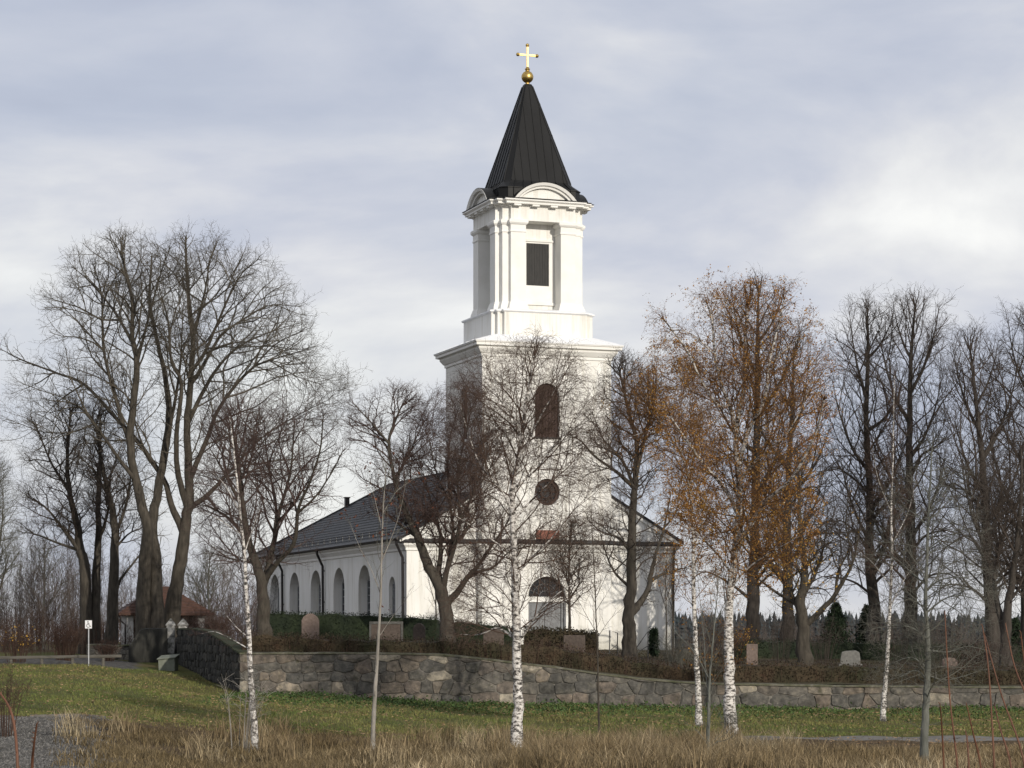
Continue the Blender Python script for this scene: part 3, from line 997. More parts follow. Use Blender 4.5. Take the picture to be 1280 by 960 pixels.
for k in range(4):
    # segmental pediment: moulded arch, recessed tympanum
    hw, rise, zb = 1.95, 1.02, 26.21
    Rr = (hw * hw + rise * rise) / (2 * rise)
    am = math.asin(hw / Rr)
    zc = zb + rise - Rr
    n = 22
    arcs = []
    for r, yo in ((Rr - 0.30, -2.76), (Rr - 0.30, -3.00), (Rr - 0.20, -3.02), (Rr - 0.16, -3.14), (Rr, -3.22), (Rr, -2.3)):
        row = []
        for i in range(n + 1):
            a = am - 2 * am * i / n
            x, z = r * math.sin(a), zc + r * math.cos(a)
            px, py = rp(k, x, yo)
            row.append((px, py, max(z, zb - 0.03)))
        arcs.append(row)
    pm = MB()
    m_ = n + 1
    pm.add([p for row in arcs for p in row], [(q * m_ + i, q * m_ + i + 1, (q + 1) * m_ + i + 1, (q + 1) * m_ + i) for q in range(len(arcs) - 1) for i in range(n)]
           + [tuple(q * m_ for q in range(len(arcs))), tuple(q * m_ + n for q in range(len(arcs) - 1, -1, -1))])
    ped = pm.build('pediment', M_trim, church)
    tm = MB()
    loop = [((Rr - 0.25) * math.sin(am - 2 * am * i / n), max(zc + (Rr - 0.25) * math.cos(am - 2 * am * i / n), zb - 0.03)) for i in range(n + 1)]
    ca, sa = rot4[k]
    o = rp(k, 0, -2.80)
    tm.panel((o[0], o[1], 0), (ca, sa, 0), (0, 0, 1), (-sa, ca, 0), loop)
    tm.build('tympanum', M_plaster, ped)
    ro = MB()
    ring = []
    for r, yo in ((Rr + 0.004, -3.19), (Rr + 0.03, -3.20), (Rr + 0.04, -2.0), (Rr + 0.004, -2.0)):
        row = []
        for i in range(n + 1):
            a = am * 1.03 - 2 * am * 1.03 * i / n
            px, py = rp(k, r * math.sin(a), yo)
            row.append((px, py, zc + r * math.cos(a)))
        ring.append(row)
    ro.add([p for row in ring for p in row], [(q * m_ + i, q * m_ + i + 1, ((q + 1) % 4) * m_ + i + 1, ((q + 1) % 4) * m_ + i) for q in range(4) for i in range(n)])
    ro.build('pediment_roof', M_black, ped)
    # louvred opening in the niche with its raised white frame
    yb = -1.72
    fr = MB()
    for x0, x1, z0, z1, d in ((-0.93, -0.71, 20.45, 24.0, 0.05), (0.71, 0.93, 20.45, 24.0, 0.05), (-1.0, 1.0, 24.0, 24.14, 0.12), (-0.71, 0.71, 20.45, 21.42, 0.05), (-1.08, 1.08, 20.28, 20.44, 0.10), (-0.71, 0.71, 23.9, 24.0, 0.05)):
        cs = [rp(k, x0, yb - d), rp(k, x1, yb - d), rp(k, x1, yb - 0.002), rp(k, x0, yb - 0.002)]
        fr.prism(cs, z0, z1)
    lf = fr.build('louvre_frame', M_trim, church)
    lv = MB()
    cs = [rp(k, -0.70, yb - 0.02), rp(k, 0.70, yb - 0.02), rp(k, 0.70, yb - 0.003), rp(k, -0.70, yb - 0.003)]
    lv.prism(cs, 21.425, 23.895)
    for i in range(9):
        x = -0.66 + 1.32 * i / 8
        w_ = 0.035 if i == 4 else 0.02
        cs = [rp(k, x - w_, yb - 0.045), rp(k, x + w_, yb - 0.045), rp(k, x + w_, yb - 0.021), rp(k, x - w_, yb - 0.021)]
        lv.prism(cs, 21.43, 23.89)
    lv.build('shutter', M_blackwood, lf)

# spire: low skirt, drum and pyramid with clipped corners and standing seams


def octo(h, c, z):
    out = []
    for k in range(4):
        for x, y in ((-(h - c), -h), (h - c, -h)):
            p = rp(k, x, y)
            out.append((p[0], p[1], z))
    return out


s = MB()
s.loft([[(x, y, 26.235) for x, y in notched(3.26, 2.56, 2.96)], [(x, y, 26.26) for x, y in notched(3.26, 2.56, 2.96)], [(x, y, 26.46) for x, y in notched(2.40, 1.95, 2.2)]])
s.loft([octo(2.52, 0.42, 26.24), octo(2.52, 0.42, 26.95), octo(2.56, 0.42, 26.97), octo(2.56, 0.42, 27.02), octo(2.16, 0.36, 27.38), octo(2.10, 0.35, 27.5), octo(0.27, 0.08, 33.5), octo(0.22, 0.07, 33.62)])
for k in range(4):
    for xk in (-1.5, -1.0, -0.5, 0.0, 0.5, 1.0, 1.5):
        h0, z0 = 2.10, 27.5
        hh = max(abs(xk) * 1.18, 0.3)
        z1 = z0 + (33.5 - z0) * (h0 - hh) / (h0 - 0.27)
        p0, p1 = rp(k, xk, -h0 - 0.01), rp(k, xk, -hh - 0.01)
        s.tube([(p0[0], p0[1], z0), (p1[0], p1[1], z1)], 0.026, 5)
        q0 = rp(k, xk * 1.18, -2.56)
        s.tube([(q0[0], q0[1], 27.03), (p0[0], p0[1], z0)], 0.026, 5)
        s.tube([(q0[0], q0[1], 27.03), (q0[0], q0[1], 26.4)], 0.02, 5)
    for sx in (-1, 1):
        p0, p1 = rp(k, sx * 1.75, -2.10), rp(k, sx * 0.19, -0.27)
        s.tube([(p0[0], p0[1], 27.5), (p1[0], p1[1], 33.5)], 0.035, 5)
spire = s.build('spire', M_black, church)
ob = MB()
ob.lathe([(0.16, 33.6), (0.12, 33.72), (0.10, 33.8)] , (BX, BY), 16)
ob.lathe([(0.36 * math.sin(math.pi * i / 14) + 0.001, 34.08 - 0.36 * math.cos(math.pi * i / 14)) for i in range(15)], (BX, BY), 20)
ob.lathe([(0.12, 34.40), (0.12, 34.46), (0.05, 34.56)], (BX, BY), 12)
ob.build('orb', M_gold, spire, smooth=True)
cr = MB()
cr.box(BX - 0.048, BX + 0.048, BY - 0.04, BY + 0.04, 34.5, 35.92)
cr.box(BX - 0.58, BX - 0.05, BY - 0.04, BY + 0.04, 35.332, 35.428)
cr.box(BX + 0.05, BX + 0.58, BY - 0.04, BY + 0.04, 35.332, 35.428)
cr.lathe([(0.15, 34.5), (0.16, 34.55), (0.06, 34.68)], (BX, BY), 12)
for x, z in ((BX - 0.6, 35.38), (BX + 0.6, 35.38), (BX, 35.97)):
    cr.lathe([(0.11 * math.sin(math.pi * i / 8) + 0.001, z - 0.11 * math.cos(math.pi * i / 8)) for i in range(9)], (x, BY), 12)
cr.build('cross', M_gold, spire)

# ------------------------------------------------------------------ dry-laid field stone walls
M_mossy = mat('dark_moss', [(0.3, (0.018, 0.022, 0.010)), (0.55, (0.032, 0.038, 0.015)), (0.75, (0.055, 0.056, 0.030))], 3, 8, 0.95, 0.6, 14)


def clip_poly(poly, nx, ny, d):
    """keep the side nx*x + ny*y <= d"""
    out = []
    n = len(poly)
    for i in range(n):
        a, b_ = poly[i], poly[(i + 1) % n]
        da = nx * a[0] + ny * a[1] - d
        db = nx * b_[0] + ny * b_[1] - d
        if da <= 0: out.append(a)
        if (da < 0 < db) or (db < 0 < da):
            t = da / (da - db)
            out.append((a[0] + (b_[0] - a[0]) * t, a[1] + (b_[1] - a[1]) * t))
    return out


def stone_wall(p0, p1, top, bot, thick, name, label, cell=(0.74, 0.43), seed=1, coping=0.07, m=None):
    """wall from p0 to p1 in plan; its face looks to the right of the walking direction; top/bot are functions of the distance s"""
    rnd = random.Random(seed)
    p0, p1 = Vector((p0[0], p0[1], 0)), Vector((p1[0], p1[1], 0))
    L = (p1 - p0).length
    ex = (p1 - p0) / L
    out = Vector((ex.y, -ex.x, 0))
    root = empty(name, (p0.x, p0.y, bot(0)))
    tag(root, label, 'wall')
    org = root.location.copy()

    def P(s, z, d):
        q = p0 + ex * s + out * d
        return (q.x - org.x, q.y - org.y, z - org.z)
    seeds = []
    zlo = min(bot(L * k / 20) for k in range(21)) - 0.2
    zhi = max(top(L * k / 20) for k in range(21))
    row = 0
    z = zlo
    while z < zhi + cell[1]:
        h = cell[1] * rnd.uniform(0.65, 1.4)
        s = -cell[0] * rnd.random()
        while s < L + cell[0]:
            w = cell[0] * rnd.choice((0.4, 0.55, 0.8, 1.0, 1.3, 1.7, 2.1))
            seeds.append((s + w / 2, z + h / 2 + rnd.uniform(-0.16, 0.16) * h))
            s += w
        z += h
    sd = np.array(seeds)
    st = MB()
    AN = 1.65      # stones are wider than tall
    for i, (sx, sz) in enumerate(seeds):
        if not (-0.3 < sx < L + 0.3): continue
        sc_ = min(max(sx, 0.0), L)
        if sz > top(sc_) + 0.25 or sz < bot(sc_) - 0.6: continue
        poly = [(sx - 2, sz - 1.2), (sx + 2, sz - 1.2), (sx + 2, sz + 1.2), (sx - 2, sz + 1.2)]
        dd = (sd[:, 0] - sx) ** 2 + ((sd[:, 1] - sz) * AN) ** 2
        for j in np.argsort(dd)[1:26]:
            qx, qz = seeds[j]
            nx, nz = (qx - sx), (qz - sz) * AN * AN
            mx_, mz = (qx + sx) / 2, (qz + sz) / 2
            poly = clip_poly(poly, nx, nz, nx * mx_ + nz * mz)
            if len(poly) < 3: break
        if len(poly) < 3: continue
        e = 0.25
        t0, t1 = top(max(sc_ - e, 0)) - coping, top(min(sc_ + e, L)) - coping
        k = (t1 - t0) / (min(sc_ + e, L) - max(sc_ - e, 0) + 1e-6)
        poly = clip_poly(poly, -k, 1.0, top(sc_) - coping - k * sc_)
        if len(poly) >= 3: poly = clip_poly(poly, 1, 0, L)
        if len(poly) >= 3: poly = clip_poly(poly, -1, 0, 0)
        if len(poly) < 3: continue
        ar = abs(sum(poly[q][0] * poly[(q + 1) % len(poly)][1] - poly[(q + 1) % len(poly)][0] * poly[q][1] for q in range(len(poly)))) / 2
        if ar < 0.012: continue
        cx = sum(p[0] for p in poly) / len(poly); cz = sum(p[1] for p in poly) / len(poly)
        size = math.sqrt(ar)
        f1 = 1 - 0.016 / size
        f2 = 1 - (0.045 + 0.03 * rnd.random()) / size
        if f2 < 0.3: f2 = 0.3
        base = rnd.uniform(-0.01, 0.04)
        tx, tz = rnd.uniform(-0.05, 0.05), rnd.uniform(-0.05, 0.05)
        r0, r1, r2 = [], [], []
        # break long edges so the outline is not a clean polygon
        pp = []
        for q in range(len(poly)):
            a, c_ = poly[q], poly[(q + 1) % len(poly)]
            pp.append(a)
            ln = math.hypot(c_[0] - a[0], c_[1] - a[1])
            if ln > 0.12:
                pp.append(((a[0] + c_[0]) / 2 + rnd.uniform(-.028, .028), (a[1] + c_[1]) / 2 + rnd.uniform(-.028, .028)))
        # rounded corners
        p2 = []
        for q in range(len(pp)):
            a, c_ = pp[q], pp[(q + 1) % len(pp)]
            u1, u2 = rnd.uniform(.16, .34), rnd.uniform(.66, .84)
            p2 += [(a[0] + (c_[0] - a[0]) * u1, a[1] + (c_[1] - a[1]) * u1), (a[0] + (c_[0] - a[0]) * u2, a[1] + (c_[1] - a[1]) * u2)]
        pp = p2
        for x, zz in pp:
            j = 1 + rnd.uniform(-0.03, 0.02)
            r0.append(P(cx + (x - cx) * f1 * j, cz + (zz - cz) * f1 * j, -0.12))
            r1.append(P(cx + (x - cx) * f1 * j, cz + (zz - cz) * f1 * j, base - 0.022 + tx * (x - cx) + tz * (zz - cz)))
            r2.append(P(cx + (x - cx) * f2, cz + (zz - cz) * f2, base + rnd.uniform(-.008, .012) + tx * (x - cx) + tz * (zz - cz)))
        n = len(pp)
        st.add(r0 + r1 + r2 + [P(cx + rnd.uniform(-.2, .2) * size, cz + rnd.uniform(-.2, .2) * size, base + rnd.uniform(0.0, .05))], [(q, (q + 1) % n, n + (q + 1) % n, n + q) for q in range(n)] + [(n + q, n + (q + 1) % n, 2 * n + (q + 1) % n, 2 * n + q) for q in range(n)] + [(2 * n + q, 2 * n + (q + 1) % n, 3 * n) for q in range(n)])
    st.build('stones', m or M_stone, root)
    N = max(8, int(L / 0.5))
    core, cop = MB(), MB()
    rc, rt = [], []
    for q in range(N + 1):
        s = L * q / N
        zt, zb = top(s) - coping, bot(s) - 0.5
        rc.append([P(s, zb, -0.035), P(s, zt, -0.035), P(s, zt, -thick), P(s, zb, -thick)])
        w1, w2 = rnd.uniform(-.02, .03), rnd.uniform(-.015, .02)
        rt.append([P(s, zt + 0.003, 0.05 + w1), P(s, top(s) + w2, 0.04 + w1), P(s, top(s) + 0.02 + w2, -thick / 2), P(s, top(s) + w2, -thick - 0.03), P(s, zt + 0.003, -thick - 0.03)])
    core.loft(rc)
    cop.loft(rt)
    core.build('mortar_core', M_mortar, root)
    cop.build('coping', M_coping if m is None else M_mossy, root)
    return root


def poly_top(px, py, Y, p0, p1):
    """height profile along a wall from photo rows, the wall standing at depth Y(px)"""
    p0, p1 = Vector(p0), Vector(p1)
    L = (p1 - p0).length
    ss, zs = [], []
    for a, r_ in zip(px, py):
        # where the sight line of column a meets the wall line in plan
        k = (a - 640) / F
        d = p1 - p0
        t = (k * p0.y - p0.x) / (d.x - k * d.y)
        y = p0.y + d.y * t
        ss.append(t * L); zs.append(CZ + (HZ - r_) / F * y)
    ss, zs = np.array(ss), np.array(zs)
    return lambda s: float(np.interp(s, ss, zs))


W0, W1 = WA, (25.0, 100.0)
topF = poly_top([300, 420, 520, 570, 640, 700, 760, 820, 880, 1000, 1280, 1380], [816, 815.5, 816.5, 819, 827, 834, 843, 849.5, 853.5, 856, 858.5, 859], 100, W0, W1)
botF = lambda s: float(ground(W0[0] + (W1[0] - W0[0]) * s / (W1[0] - W0[0]), 99.9)) - 0.05
stone_wall(W0, W1, topF, botF, 0.55, 'churchyard_wall', 'long grey field stone retaining wall stepping down to the right along the lawn', seed=4)
topS = poly_top([222, 240, 258, 275, 300], [785.5, 785.5, 788, 798, 815.5], 100, WB, (WA[0] - 0.0, WA[1] + 0.06))
botS = lambda s: float(ground(WB[0] + (WA[0] - WB[0]) * s / 23.2, WB[1] + (WA[1] - WB[1]) * s / 23.2)) - 0.1
stone_wall(WB, (WA[0] - 0.002, WA[1] + 0.06), topS, botS, 0.5, 'side_wall', 'mossy stone wall coloured darker for shade, running back from the corner up to the gate', seed=9, cell=(0.55, 0.36), m=M_darkstone)

# blackish wall block left of the gate, with a raked left end
GY = 122.6
a0, a1 = at(161, 0, GY), at(209, 0, GY)
topG = lambda s: float(np.interp(s, [0, 0.55, 0.75, 3], [CZ + (HZ - 808) / F * GY, CZ + (HZ - 787) / F * GY, CZ + (HZ - 785) / F * GY, CZ + (HZ - 785) / F * GY]))
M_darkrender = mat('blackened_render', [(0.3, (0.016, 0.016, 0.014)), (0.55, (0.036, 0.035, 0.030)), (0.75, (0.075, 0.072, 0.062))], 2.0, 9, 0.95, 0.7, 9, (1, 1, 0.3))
gw = MB()
rr_ = []
for k in range(12):
    s_ = (a1.x - a0.x) * k / 11
    zb_, zt_ = float(ground(a0.x + s_, GY)) - .2, topG(s_)
    jj = 0.04 * math.sin(k * 2.3)
    rr_.append([(a0.x + s_, GY - .15, zb_), (a0.x + s_, GY + jj, zt_ - .05), (a0.x + s_, GY + .1, zt_), (a0.x + s_, GY + .65, zt_), (a0.x + s_, GY + .7, zb_)])
gw.loft(rr_)
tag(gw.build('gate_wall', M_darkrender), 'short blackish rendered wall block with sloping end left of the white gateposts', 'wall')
a0, a1 = at(108, 0, 125.0), at(166, 0, 125.0)
stone_wall((a0.x, 125.0), (a1.x, 125.0), lambda s: CZ + (HZ - 806 + 0.8 * math.sin(s * 3)) / F * 125, lambda s: float(ground(a0.x + s, 125)) - 0.1, 0.5, 'low_wall', 'low rough stone wall behind the parking sign and timber rail', seed=19, cell=(0.4, 0.28))

# white gateposts with pointed caps
M_whitewash = mat('whitewashed_post', [(0.40, (0.07, 0.07, 0.062)), (0.52, (0.26, 0.255, 0.24)), (0.7, (0.50, 0.49, 0.46))], 3, 9, 0.9, 0.3, 14)
M_limewash = mat('limewashed_wall', [(0.3, (0.55, 0.54, 0.51)), (0.7, (0.70, 0.69, 0.66))], 2, 7, 0.9, 0.3, 14)
for px, w, y0, lab in ((213.5, 9.5, 122.9, 'whitewashed gatepost with pointed cap left of the gate opening'), (229, 10.5, 124.2, 'whitewashed gatepost with pointed cap right of the gate opening')):
    c_ = at(px, 0, y0)
    r_ = w / F * y0 / 2
    gzb = float(ground(c_.x, y0))
    root = empty('gatepost', (c_.x, y0, gzb))
    tag(root, lab, 'gatepost', 'pointed white gateposts')
    zt = CZ + (HZ - 782) / F * y0 - gzb
    m_ = MB()
    m_.box(-r_, r_, -r_, r_, -0.3, zt)
    m_.build('post', M_whitewash, root, bevel=0.02)
    m_ = MB()
    m_.loft([[(-r_ - .04, -r_ - .04, zt), (r_ + .04, -r_ - .04, zt), (r_ + .04, r_ + .04, zt), (-r_ - .04, r_ + .04, zt)],
             [(-r_ - .04, -r_ - .04, zt + .06), (r_ + .04, -r_ - .04, zt + .06), (r_ + .04, r_ + .04, zt + .06), (-r_ - .04, r_ + .04, zt + .06)],
             [(-.02, -.02, zt + .36), (.02, -.02, zt + .36), (.02, .02, zt + .36), (-.02, .02, zt + .36)]])
    m_.build('cap', M_whitewash, root)
# iron gate leaf, seen almost edge on
c_ = at(219.5, 0, 123.2)
gzb = float(ground(c_.x, 123.2))
m_ = MB()
for k in range(5):
    m_.tube([(0.0, k * 0.16, 0.12), (0.0, k * 0.16, 1.35)], 0.016, 6)
for z in (0.2, 1.2):
    m_.tube([(0, -0.05, z), (0, 0.70, z)], 0.022, 6)
tag(m_.build('iron_gate', M_iron, None, (c_.x, 123.2, gzb)), 'narrow black iron gate leaf standing open between the white gateposts', 'gate')

# grit box with a sloping lid
c_ = at(210.5, 0, 116.5)
gzb = float(ground(c_.x, 116.5))
root = empty('grit_box', (c_.x, 116.5, gzb), R(-8))
tag(root, 'grey green grit box with sloping lid against the dark wall', 'box')
m_ = MB()
m_.add([(-.40, -.32, -.05), (.40, -.32, -.05), (.40, .32, -.05), (-.40, .32, -.05), (-.42, -.34, .52), (.42, -.34, .60), (.42, .34, .74), (-.42, .34, .66)],
       [(0, 3, 2, 1), (4, 5, 6, 7), (0, 1, 5, 4), (1, 2, 6, 5), (2, 3, 7, 6), (3, 0, 4, 7)])
m_.build('body', M_boxgrey, root, bevel=0.02)
m_ = MB()
m_.add([(-.47, -.40, .53), (.47, -.40, .61), (.47, .38, .77), (-.47, .38, .69), (-.47, -.40, .58), (.47, -.40, .66), (.47, .38, .82), (-.47, .38, .74)],
       [(0, 3, 2, 1), (4, 5, 6, 7), (0, 1, 5, 4), (1, 2, 6, 5), (2, 3, 7, 6), (3, 0, 4, 7)])
m_.build('lid', M_boxgrey, root, bevel=0.012)

# parking sign with the wheelchair symbol
c_ = at(110.8, 0, 112.0)
gzb = float(ground(c_.x, 112.0))
root = empty('parking_sign', (c_.x, 112.0, gzb))
tag(root, 'small square wheelchair parking sign on a thin grey post', 'sign')
zt = CZ + (HZ - 776) / F * 112 - gzb
m_ = MB(); m_.tube([(0, 0, -0.3), (0, 0, zt)], 0.03, 8)
m_.build('post', M_galv, root)
m_ = MB(); m_.box(-0.16, 0.16, -0.055, -0.033, zt - 0.36, zt + 0.02)
pn = m_.build('panel', M_signwhite, root, bevel=0.005)
m_ = MB()
zc = zt - 0.17
yy = -0.062
m_.lathe([(0.001, zc + 0.10), (0.026, zc + 0.11), (0.026, zc + 0.145), (0.001, zc + 0.155)], (-0.02, yy + 0.004), 10)
m_.tube([(-0.02, yy, zc + 0.10), (-0.015, yy, zc - 0.01), (0.055, yy, zc - 0.015), (0.085, yy, zc - 0.10), (0.115, yy, zc - 0.095)], 0.014, 6)
m_.tube([(-0.02, yy, zc + 0.05), (0.05, yy, zc + 0.045)], 0.011, 6)
m_.tube([(-0.005 + 0.082 * math.cos(a), yy, zc - 0.055 + 0.082 * math.sin(a)) for a in np.linspace(R(110), R(345), 16)], 0.012, 6)
m_.build('symbol', M_signblack, pn)

# low timber rail along the parking place
root = empty('timber_rail', (at(20, 0, 113.5).x, 113.5, float(ground(at(20, 0, 113.5).x, 113.5))))
tag(root, 'low weathered timber rail along the top of the left lawn', 'rail')
xa, xb = at(-40, 0, 113.5).x - root.location.x, at(152, 0, 113.5).x - root.location.x
za, zb_ = CZ + (HZ - 822.5) / F * 113.5 - root.location.z, CZ + (HZ - 819.8) / F * 113.5 - root.location.z
m_ = MB()
m_.add([(xa, -.08, za - .08), (xb, -.08, zb_ - .08), (xb, .08, zb_ - .08), (xa, .08, za - .08), (xa, -.08, za + .06), (xb, -.08, zb_ + .06), (xb, .08, zb_ + .06), (xa, .08, za + .06)],
       [(0, 3, 2, 1), (4, 5, 6, 7), (0, 1, 5, 4), (1, 2, 6, 5), (2, 3, 7, 6), (3, 0, 4, 7)])
m_.build('rail', M_timber, root, bevel=0.02)
for k in range(5):
    x = xa + (xb - xa) * (k + 0.4) / 5
    z = za + (zb_ - za) * (k + 0.4) / 5
    m_ = MB(); m_.tube([(x, 0, -0.8), (x, 0, z - 0.085)], 0.08, 8)
    m_.build('post', M_timber, root)

# kerb at the head of the gravel bank
us2 = np.linspace(38, 132, 14)
kerb = MB()
rr = []
for u_ in us2:
    y = 71.2
    x = (u_ - 640) / F * y
    z = float(ground(x, y))
    rr.append([(x, y - .09, z - .2), (x, y - .09, z + .07), (x, y + .09, z + .07), (x, y + .09, z - .2)])
kerb.loft(rr)
tag(kerb.build('kerb', M_path), kind='structure')

# lychgate behind the big trees: white walls, hipped red tile roof
LY = 136.0
c_ = at(203, 0, LY)
lg = empty('lychgate', (c_.x, LY, float(ground(c_.x, LY))), R(14))
tag(lg, 'small whitewashed lychgate with hipped red tile roof behind the twin tree trunks', 'lychgate')
z0 = lg.location.z
hw, hd, ze, zr = 2.15, 1.9, CZ + (HZ - 768) / F * LY - z0, CZ + (HZ - 733) / F * LY - z0
m_ = MB()
m_.box(-hw, -hw + .35, -hd, hd, -.4, ze)
m_.box(-hw + .345, -hw + 1.1, hd - .3, hd - .002, -.4, ze - .002)
m_.build('wall', M_limewash, lg)
m_ = MB()
m_.box(hw - .35, hw, -hd, hd, -.4, ze)
m_.box(hw - 1.1, hw - .345, hd - .3, hd - .002, -.4, ze - .002)
m_.build('wall', M_limewash, lg)
m_ = MB()
m_.box(-hw - .1, hw + .1, -hd - .1, -hd + .1, ze + .002, ze + .2)
m_.build('beam', M_blackwood, lg)
m_ = MB()
m_.box(-hw - .1, hw + .1, hd - .1, hd + .1, ze + .002, ze + .2)
m_.build('beam', M_blackwood, lg)
for x in (-0.9, 0.9):
    m_ = MB()
    m_.tube([(x, -hd, -.3), (x, -hd, ze + .05)], .1, 8)
    m_.build('post', M_blackwood, lg)
m_ = MB()
o_ = .5
m_.add([(-hw - o_, -hd - o_, ze + .05), (hw + o_, -hd - o_, ze + .05), (hw + o_, hd + o_, ze + .05), (-hw - o_, hd + o_, ze + .05), (-.35, 0, zr), (.35, 0, zr),
        (-hw - o_, -hd - o_, ze - .08), (hw + o_, -hd - o_, ze - .08), (hw + o_, hd + o_, ze - .08), (-hw - o_, hd + o_, ze - .08)],
       [(0, 1, 5, 4), (1, 2, 5), (2, 3, 4, 5), (3, 0, 4), (0, 6, 7, 1), (1, 7, 8, 2), (2, 8, 9, 3), (3, 9, 6, 0), (6, 9, 8, 7)])
for k in range(1, 9):
    f_ = k / 9
    z = ze + .05 + (zr - ze - .05) * f_
    x = (hw + o_) * (1 - f_) + .35 * f_
    y = (hd + o_) * (1 - f_)
    m_.sweep([(-.02, z - .03), (.03, z - .02), (.03, z + .02), (-.02, z + .03)], [(-x, -y), (x, -y), (x, y), (-x, y)])
m_.build('roof', M_tile, lg)
m_ = MB()
m_.tube([(-hw - o_, -hd - o_ + .1, ze), (-hw - o_ + .15, -hd - .25, ze - .4), (-hw - .1, -hd - .1, ze - .6), (-hw - .1, -hd - .1, -.1)], .05, 8)
m_.build('downpipe', M_pipe, lg)

# gravestones


def gravestone(px, py_top, py_bot, wpx, Y, shape, m, label, thick=0.18, plinth=False):
    c_ = at(px, 0, Y)
    w = wpx / F * Y
    zt = CZ + (HZ - py_top) / F * Y
    zb = min(CZ + (HZ - py_bot) / F * Y, gz(c_.x, Y))
    h = zt - zb
    r = w / 2
    if shape == 'point': prof = [(-r, -.3), (r, -.3), (r, h * .80), (r * .8, h * .9), (r * .3, h), (-r * .3, h), (-r * .8, h * .9), (-r, h * .80)]
    elif shape == 'round': prof = [(-r, -.3), (r, -.3)] + [(r * math.cos(math.pi * k / 12), h * .78 + h * .22 * math.sin(math.pi * k / 12)) for k in range(13)]
    elif shape == 'rough': prof = [(-r, -.3), (r, -.3), (r * 1.02, h * .5), (r * .93, h * .88), (r * .5, h), (-r * .45, h * .97), (-r * .9, h * .9), (-r * 1.03, h * .45)]
    else: prof = [(-r, -.3), (r, -.3), (r, h), (-r, h)]
    root = empty('gravestone', (c_.x, Y, zb), R(random.Random(int(px)).uniform(-14, 6)))
    tag(root, label, 'gravestone', 'gravestones in the churchyard')
    s = MB()
    n = len(prof)
    s.loft([[(x, -thick / 2, z) for x, z in prof], [(x, thick / 2, z) for x, z in prof]])
    s.build('slab', m, root, bevel=0.02)
    if shape == 'framed':
        f_ = MB()
        for x0, x1, q0, q1 in ((-r, -r + .09, 0, h), (r - .09, r, 0, h), (-r + .092, r - .092, h - .11, h)):
            f_.box(x0, x1, -thick / 2 - .05, -thick / 2 - .002, q0, q1 + .004)
        f_.build('frame', M_greygranite, root)
    if plinth:
        f_ = MB(); f_.box(-r - .1, r + .1, -thick / 2 - .12, thick / 2 + .12, -.3, .14)
        f_.build('plinth', m, root, bevel=0.02)


gravestone(388, 767, 800, 22, 109.5, 'point', M_pinkgranite, 'tall pinkish gravestone with pointed top before the dark clipped hedge')
gravestone(483, 777, 803, 42, 109.0, 'framed', M_browngranite, 'wide gravestone with grey raised frame behind the slim sapling')
gravestone(524, 779, 803, 15, 108.4, 'point', M_browngranite, 'small brown gravestone just left of the forked tree')
gravestone(617, 786, 812, 26, 108.4, 'round', M_browngranite, 'low round topped brown gravestone left of the white birch trunk')
gravestone(718, 794, 818, 27, 105.5, 'slab', M_browngranite, 'broad dull grey gravestone set against the tall brown hedge')
gravestone(940, 805, 832, 14, 112.0, 'slab', M_pinkgranite, 'small square pink gravestone beside the orange birch')
gravestone(1063, 813, 832, 24, 113.0, 'rough', M_palegranite, 'broad pale grey gravestone right of the golden leaved tree', plinth=True)
gravestone(1187, 822, 838, 19, 111.0, 'round', M_pinkgranite, 'low reddish round topped gravestone near the right edge')

# handrails of the steps from the church door


def handrail(px0, px1, pyt, pyb, Y, label, flip=False):
    a, c_ = at(px0, pyt, Y), at(px1, pyt, Y)
    g0 = gz(a.x, Y)
    w = c_.x - a.x
    h = CZ + (HZ - pyt) / F * Y - g0
    m_ = MB()
    if flip: pts = [(0, 0, -.2), (0, 0, h * .45), (w, 0, h), (w, 0, -.2)]
    else: pts = [(0, 0, -.2), (0, 0, h), (w, 0, h * .9), (w, 0.5, -.2)]
    m_.tube(pts, 0.028, 8)
    m_.tube([(0, 0, h * .25), (w, 0, h * .5)], 0.018, 6)
    tag(m_.build('handrail', M_iron, None, (a.x, Y, g0)), label, 'handrail', 'handrails of the church steps')


handrail(762, 772, 788, 812, 114.0, 'short bent grey handrail at the end of the brown hedge')
handrail(796, 810, 789, 812, 114.0, 'sloping grey handrail right of the dark forked trunk', True)

